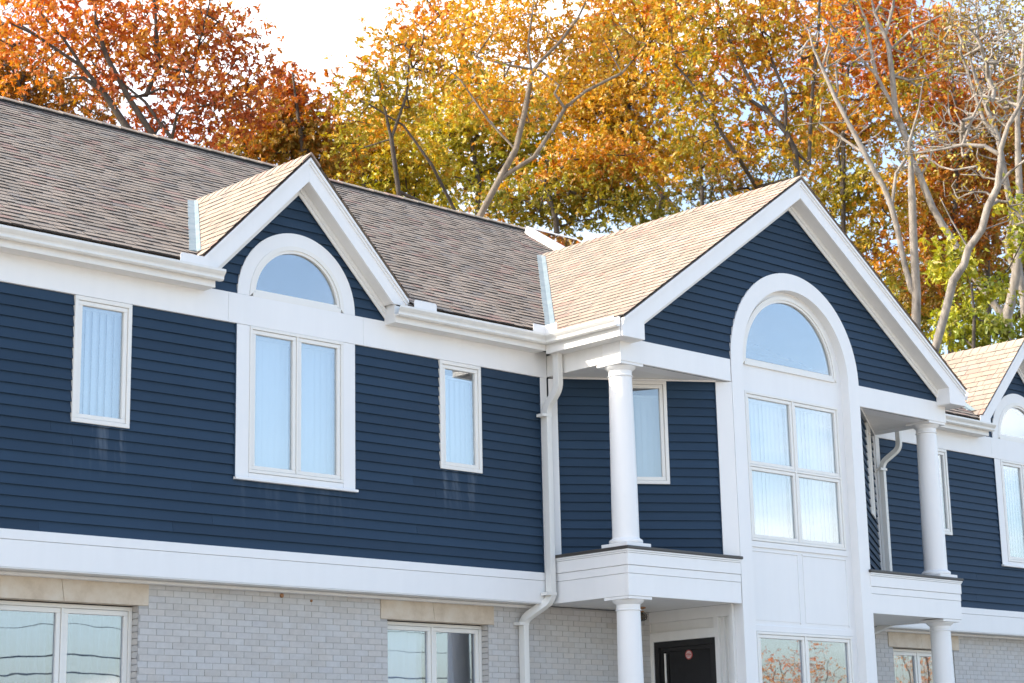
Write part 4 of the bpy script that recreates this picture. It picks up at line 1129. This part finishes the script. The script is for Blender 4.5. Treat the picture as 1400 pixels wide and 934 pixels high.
tree('yellow_tree', 'thin limbed yellowing tree with a long bare forked limb behind the roof ridge', 38,
     [[(640, 345, 9), (656, 296, 8.5), (680, 250, 8), (705, 205, 7.5), (718, 150, 7), (727, 100, 6)], [(680, 250, -6), (693, 238, 5.5), (730, 215, 5.5), (760, 170, 5), (772, 148, 4.6), (800, 125, 4.2), (850, 100, 3.6), (885, 60, 2.4)], [(772, 148, -4), (758, 128, 3.6), (764, 117, 3.4), (740, 97, 3), (690, 88, 2.6), (650, 78, 1.8)],
      [(727, 100, -5), (738, 85, 4.4), (765, 58, 4), (790, 25, 3.6), (812, -20, 3)], [(727, 100, -3.5), (722, 60, 3), (730, 0, 2.4), (728, -40, 2)], [(705, 205, -3.5), (668, 165, 3), (630, 110, 2.4), (612, 95, 1.5)]],
     [(680, 40, 90, 50), (650, 105, 60, 50), (740, 30, 70, 60), (700, 150, 80, 50), (820, 60, 60, 50), (690, -30, 90, 40)], 200, [(.68, .38, .035), (.70, .48, .05), (.62, .46, .05), (.66, .30, .03), (.42, .40, .05)], 20, spread=.3, size=.16, bark=M_BARK_MID, tip=0.008)
tree('yellow_tree', 'dense yellow green maple filling the gap right of the left dormer', 51, [[(500, 330, 7), (498, 240, 5), (492, 190, 3)]],
     [(495, 235, 55, 62), (560, 240, 60, 55), (470, 270, 45, 40), (520, 185, 50, 40)], 250, 'yellow', 44, size=.17)
tree('yellow_tree', 'pale yellow maple behind the long bare forked limb', 54, [[(650, 340, 8), (655, 250, 6), (640, 170, 4)]],
     [(620, 185, 80, 62), (690, 215, 75, 62), (600, 255, 70, 50), (640, 130, 70, 45), (560, 165, 50, 45), (745, 170, 60, 70)], 360, 'yellow', 42, size=.175)
tree('maple_tree', 'mostly green maple low behind the skylight', 47, [[(765, 380, 8), (760, 300, 7), (745, 250, 5), (752, 215, 3)], [(760, 300, -5), (745, 262, 4), (737, 290, 3)]],
     [(820, 275, 62, 46), (760, 275, 55, 42), (880, 270, 45, 36), (700, 275, 55, 34), (790, 235, 60, 36), (850, 225, 55, 40)], 250, 'green', 38, size=.16)
tree('oak_tree', 'broad golden orange oak left of the big gable peak', 52, [[(870, 380, 8), (905, 270, 6), (885, 235, 5), (860, 190, 4)], [(905, 270, -4), (926, 290, 5), (890, 240, 4)]],
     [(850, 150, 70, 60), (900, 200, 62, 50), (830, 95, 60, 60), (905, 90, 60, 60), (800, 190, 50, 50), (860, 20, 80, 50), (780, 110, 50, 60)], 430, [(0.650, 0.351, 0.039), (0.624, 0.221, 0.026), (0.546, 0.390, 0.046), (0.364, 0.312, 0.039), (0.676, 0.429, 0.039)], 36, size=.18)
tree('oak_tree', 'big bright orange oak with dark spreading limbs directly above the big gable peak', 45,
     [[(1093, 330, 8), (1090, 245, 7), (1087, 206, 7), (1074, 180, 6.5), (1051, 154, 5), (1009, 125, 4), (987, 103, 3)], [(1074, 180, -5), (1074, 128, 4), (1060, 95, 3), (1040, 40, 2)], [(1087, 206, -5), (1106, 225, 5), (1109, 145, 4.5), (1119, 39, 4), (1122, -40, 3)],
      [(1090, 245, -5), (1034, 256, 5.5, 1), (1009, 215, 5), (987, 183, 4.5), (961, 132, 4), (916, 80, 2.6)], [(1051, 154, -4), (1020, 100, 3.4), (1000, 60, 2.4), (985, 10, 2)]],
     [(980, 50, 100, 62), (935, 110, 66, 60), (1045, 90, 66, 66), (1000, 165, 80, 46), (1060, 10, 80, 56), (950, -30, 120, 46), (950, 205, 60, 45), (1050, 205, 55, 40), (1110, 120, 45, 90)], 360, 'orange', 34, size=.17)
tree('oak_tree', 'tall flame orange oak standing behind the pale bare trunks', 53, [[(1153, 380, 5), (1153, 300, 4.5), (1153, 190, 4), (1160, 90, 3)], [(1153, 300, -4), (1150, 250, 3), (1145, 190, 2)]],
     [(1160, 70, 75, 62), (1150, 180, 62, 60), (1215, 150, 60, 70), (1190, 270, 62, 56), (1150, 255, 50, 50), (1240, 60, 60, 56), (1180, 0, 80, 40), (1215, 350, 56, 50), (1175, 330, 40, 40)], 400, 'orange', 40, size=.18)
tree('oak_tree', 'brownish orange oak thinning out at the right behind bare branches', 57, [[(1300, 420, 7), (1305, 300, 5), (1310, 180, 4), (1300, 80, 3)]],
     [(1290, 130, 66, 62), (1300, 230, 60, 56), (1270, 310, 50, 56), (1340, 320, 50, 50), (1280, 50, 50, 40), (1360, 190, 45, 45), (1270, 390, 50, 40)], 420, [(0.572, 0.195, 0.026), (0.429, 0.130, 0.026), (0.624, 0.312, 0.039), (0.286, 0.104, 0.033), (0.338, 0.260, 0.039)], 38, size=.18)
tree('bare_tree', 'pale grey forked bare tree growing up past the right slope of the big gable', 42,
     [[(1254, 520, 12), (1252, 470, 11.5), (1253, 400, 11), (1249, 330, 10), (1247, 270, 9.5), (1245, 228, 7), (1243, 195, 4), (1256, 150, 2.5), (1262, 110, 1.5)], [(1253, 404, -8), (1246, 396, 7.5), (1236, 359, 7), (1226, 310, 7), (1219, 284, 7), (1208, 255, 6), (1198, 239, 6), (1183, 211, 5.5), (1162, 172, 5), (1142, 134, 4.4), (1124, 93, 3.8), (1111, 64, 3), (1105, 38, 2)],
      [(1219, 284, -5), (1225, 237, 4), (1240, 215, 3.6), (1248, 180, 2.4)], [(1124, 93, -3), (1132, 65, 2.4), (1136, 45, 1.6)], [(1183, 211, -3), (1120, 168, 2, .5), (1085, 172, 1.2, 1)]],
     [(1150, 90, 70, 70), (1110, 60, 50, 50), (1200, 190, 60, 60), (1260, 190, 50, 60), (1140, 170, 50, 36)], 260, None, bark=M_BARK_PALE, tip=0.011)
tree('bare_tree', 'thick pale V shaped bare tree rising behind the small right gable', 46,
     [[(1380, 520, 17), (1378, 466, 15), (1376, 432, 14), (1381, 418, 12), (1389, 376, 11.5), (1394, 326, 10.5), (1395, 292, 9), (1392, 220, 8), (1391, 160, 6), (1397, 100, 5), (1402, 30, 3.5)], [(1376, 432, -9), (1364, 423, 8), (1336, 384, 7), (1311, 342, 7), (1290, 310, 7), (1275, 284, 7), (1258, 242, 7), (1244, 215, 7), (1239, 190, 8), (1224, 154, 8), (1220, 103, 7), (1214, 59, 6), (1208, 45, 5), (1203, 33, 4), (1196, 18, 3.4), (1188, -15, 2.6)],
      [(1210, 48, -4), (1214, 36, 4), (1221, 8, 4), (1225, -30, 3.4)], [(1224, 150, -5), (1210, 125, 4.6), (1198, 103, 4.4), (1190, 64, 4), (1184, 28, 3.4), (1170, -5, 2.4)], [(1389, 376, -6), (1378, 350, 5), (1376, 330, 4.6), (1385, 290, 3)], [(1198, 103, -3), (1165, 68, 2.4), (1135, 32, 2), (1105, 8, 1.4)], [(1220, 66, -3.4), (1245, 42, 2.8), (1272, 28, 2.2), (1290, 20, 1.6)], [(1222, 104, -2.4), (1240, 92, 1.8), (1255, 80, 1.2)]],
     [(1210, 40, 80, 60), (1260, 90, 60, 60), (1170, 20, 70, 50), (1360, 130, 60, 60), (1395, 60, 50, 80), (1280, 200, 50, 40)], 420, 'lime', 2.0, spread=.2, size=.16, bark=M_BARK_PALE, tip=0.012, leafy=0.3)
tree('bare_tree', 'crooked leaning bare tree between the pale forked trees', 40,
     [[(1268, 520, 8), (1281, 468, 8), (1290, 436, 8), (1297, 409, 8), (1303, 384, 8), (1318, 362, 7.5), (1324, 340, 7), (1342, 315, 7), (1350, 284, 7), (1364, 256, 6.5), (1368, 220, 6), (1368, 205, 5), (1378, 172, 4.5), (1394, 144, 4), (1410, 110, 3)], [(1367, 212, -4.5), (1347, 200, 4), (1316, 198, 3.6), (1290, 204, 3), (1250, 210, 2), (1225, 212, 1.4)], [(1364, 256, -4), (1380, 236, 3.6), (1400, 220, 3), (1430, 205, 2)], [(1316, 198, -3), (1330, 160, 2.6), (1345, 130, 2)], [(1324, 340, -2.6), (1300, 300, 2), (1285, 270, 1.4)]],
     [(1320, 160, 66, 50), (1370, 100, 60, 70), (1330, 240, 56, 40), (1280, 190, 50, 36), (1340, 40, 60, 50), (1390, 290, 36, 40)], 460, [(0.468, 0.442, 0.078), (0.364, 0.364, 0.078), (0.585, 0.494, 0.091)], 1.6, spread=.2, size=.15, bark=M_BARK_PALE, tip=0.012, leafy=0.25)
tree('ash_tree', 'thin olive leaved ash with many grey twigs in the upper right corner', 50, [[(1400, 420, 7), (1385, 300, 6), (1365, 190, 5), (1335, 110, 4), (1320, 60, 3)], [(1365, 190, -4), (1345, 165, 3.5), (1310, 60, 2)]],
     [(1320, 60, 70, 60), (1380, 60, 60, 70), (1340, 0, 80, 40), (1360, 150, 56, 50)], 480, 'olive', 4, spread=.25, size=.16, bark=M_BARK_PALE, tip=0.012)
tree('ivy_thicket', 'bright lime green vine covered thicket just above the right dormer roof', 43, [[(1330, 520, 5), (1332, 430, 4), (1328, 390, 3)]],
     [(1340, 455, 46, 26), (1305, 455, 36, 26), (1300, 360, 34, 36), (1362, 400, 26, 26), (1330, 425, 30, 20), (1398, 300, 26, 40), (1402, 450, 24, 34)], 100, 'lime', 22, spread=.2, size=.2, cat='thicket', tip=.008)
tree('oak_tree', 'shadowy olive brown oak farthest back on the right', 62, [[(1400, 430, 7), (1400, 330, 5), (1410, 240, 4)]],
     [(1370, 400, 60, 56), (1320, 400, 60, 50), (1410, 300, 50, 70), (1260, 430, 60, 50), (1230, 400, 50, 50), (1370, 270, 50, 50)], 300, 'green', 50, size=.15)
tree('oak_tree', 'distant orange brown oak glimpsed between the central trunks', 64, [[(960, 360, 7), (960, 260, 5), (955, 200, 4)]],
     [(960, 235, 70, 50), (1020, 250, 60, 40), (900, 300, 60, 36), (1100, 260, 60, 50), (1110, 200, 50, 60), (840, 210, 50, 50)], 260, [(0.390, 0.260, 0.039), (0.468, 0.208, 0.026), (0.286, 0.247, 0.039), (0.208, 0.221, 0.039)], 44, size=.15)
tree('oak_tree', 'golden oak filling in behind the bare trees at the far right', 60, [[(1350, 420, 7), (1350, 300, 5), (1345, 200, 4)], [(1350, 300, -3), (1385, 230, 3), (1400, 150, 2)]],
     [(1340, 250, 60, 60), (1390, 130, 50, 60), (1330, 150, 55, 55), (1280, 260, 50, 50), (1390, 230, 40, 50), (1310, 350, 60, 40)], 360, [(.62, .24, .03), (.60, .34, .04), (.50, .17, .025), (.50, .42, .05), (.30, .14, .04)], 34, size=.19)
# brambles and saplings on the bank, one mass
def undergrowth():
    r = np.random.default_rng(41); c = []
    while len(c) < 1500:
        d = r.uniform(34, 64); a = YAW+r.uniform(-0.40, 0.36); x, y = CAM[0]+d*math.sin(a), CAM[1]+d*math.cos(a)
        if terrain(x, y) > 3: c.append((x, y, terrain(x, y)+0.05+1.1*r.random()**1.6))
    o = leaf_mesh(np.array(c), 18, .38, .2, PAL['yellow'], None, 42); o.name = 'undergrowth'; o.data.name = 'undergrowth'
    o['label'] = 'tangle of brambles and saplings covering the bank behind the house'; o['category'] = 'undergrowth'
undergrowth()
# across the street, seen only as reflections in the windows
for i, (x, y, h, lb) in enumerate(((90, -60, 9.5, 'sparse rust coloured maple across the street, mirrored in the left lower bay window'), (98, -62, 10.5, 'thin orange maple across the street, mirrored in the right lower bay window'), (113, -60, 13, 'taller orange maple across the street, mirrored in the right ground floor window'), (127, -62, 17, 'half bare maple farthest along the street, mirrored in the upper right window'))):
    b = np.array([x, y, 0.0])
    tr = [[(b, .18), (b+[0.2, .1, h*.35], .14), (b+[0.1, .3, h*.7], .08), (b+[.2, .2, h*.92], .03)], [(b+[0.2, .1, h*.35], -.1), (b+[1.5, .3, h*.6], .06), (b+[2.0, .5, h*.85], .02)], [(b+[0.2, .1, h*.35], -.1), (b+[-1.4, -.3, h*.6], .06), (b+[-1.9, -.5, h*.85], .02)]]
    P, par, rad0, tips, nT = grow(tr, [(b+[0, 0, h*.64], (3.0, 3.0, h*.36), np.eye(3))], 190, seed=950+i)
    rad = radii(par, rad0, .011)
    root = thing('maple_tree', lb, 'tree', group='trees across the street')
    wood_mesh('trunk', P, par, rad, M_BARK, root, list(range(nT)), 8); wood_mesh('branches', P, par, rad, M_BARK, root, list(range(nT, len(P))), 5)
    leaf_mesh(P[np.array(sorted(set(tips)))], 12, .3, .17, PAL['red'], root, 970+i)
def pole(x, y, lb):
    t = thing('utility_pole', lb, 'pole', group='utility poles across the street')
    MB().lathe(x, y, [(0.15, 0.02), (0.11, 9.5)], 12).build('pole', M_BARK, t)
    MB().box(x-0.06, x+0.06, y-1.1, y+1.1, 8.6, 8.72).build('crossarm', M_BARK, t)
pole(5, -45, 'brown wooden utility pole across the street behind the photographer'); pole(58, -45, 'brown wooden utility pole across the street opposite the right porch')
for yy, zz, sag, lb in ((-44.1, 8.74, .5, 'thin black wire on the near end of the pole crossarms'), (-45.9, 8.74, .6, 'thin black wire on the far end of the pole crossarms'), (-44.85, 7.7, .5, 'black wire strung just below the pole crossarms'), (-44.85, 6.6, .5, 'thick black cable above the lowest one on the poles'), (-44.85, 6.0, .6, 'lowest thick black cable strung between the poles')):
    pts = []
    for k in range(-8, 33):
        x = 5+k*2; q = (k % 16)/16; pts.append((x, yy, zz-4*sag*q*(1-q)))
    mb = MB(); rw = 0.014 if zz > 7 else 0.03
    mb.loft([[(x, y+rw*math.cos(t), z+rw*math.sin(t)) for t in (0, 2.1, 4.2)] for x, y, z in pts])
    tag(mb.build('overhead_wire', M_BLACK), lb, 'wire', 'overhead wires')
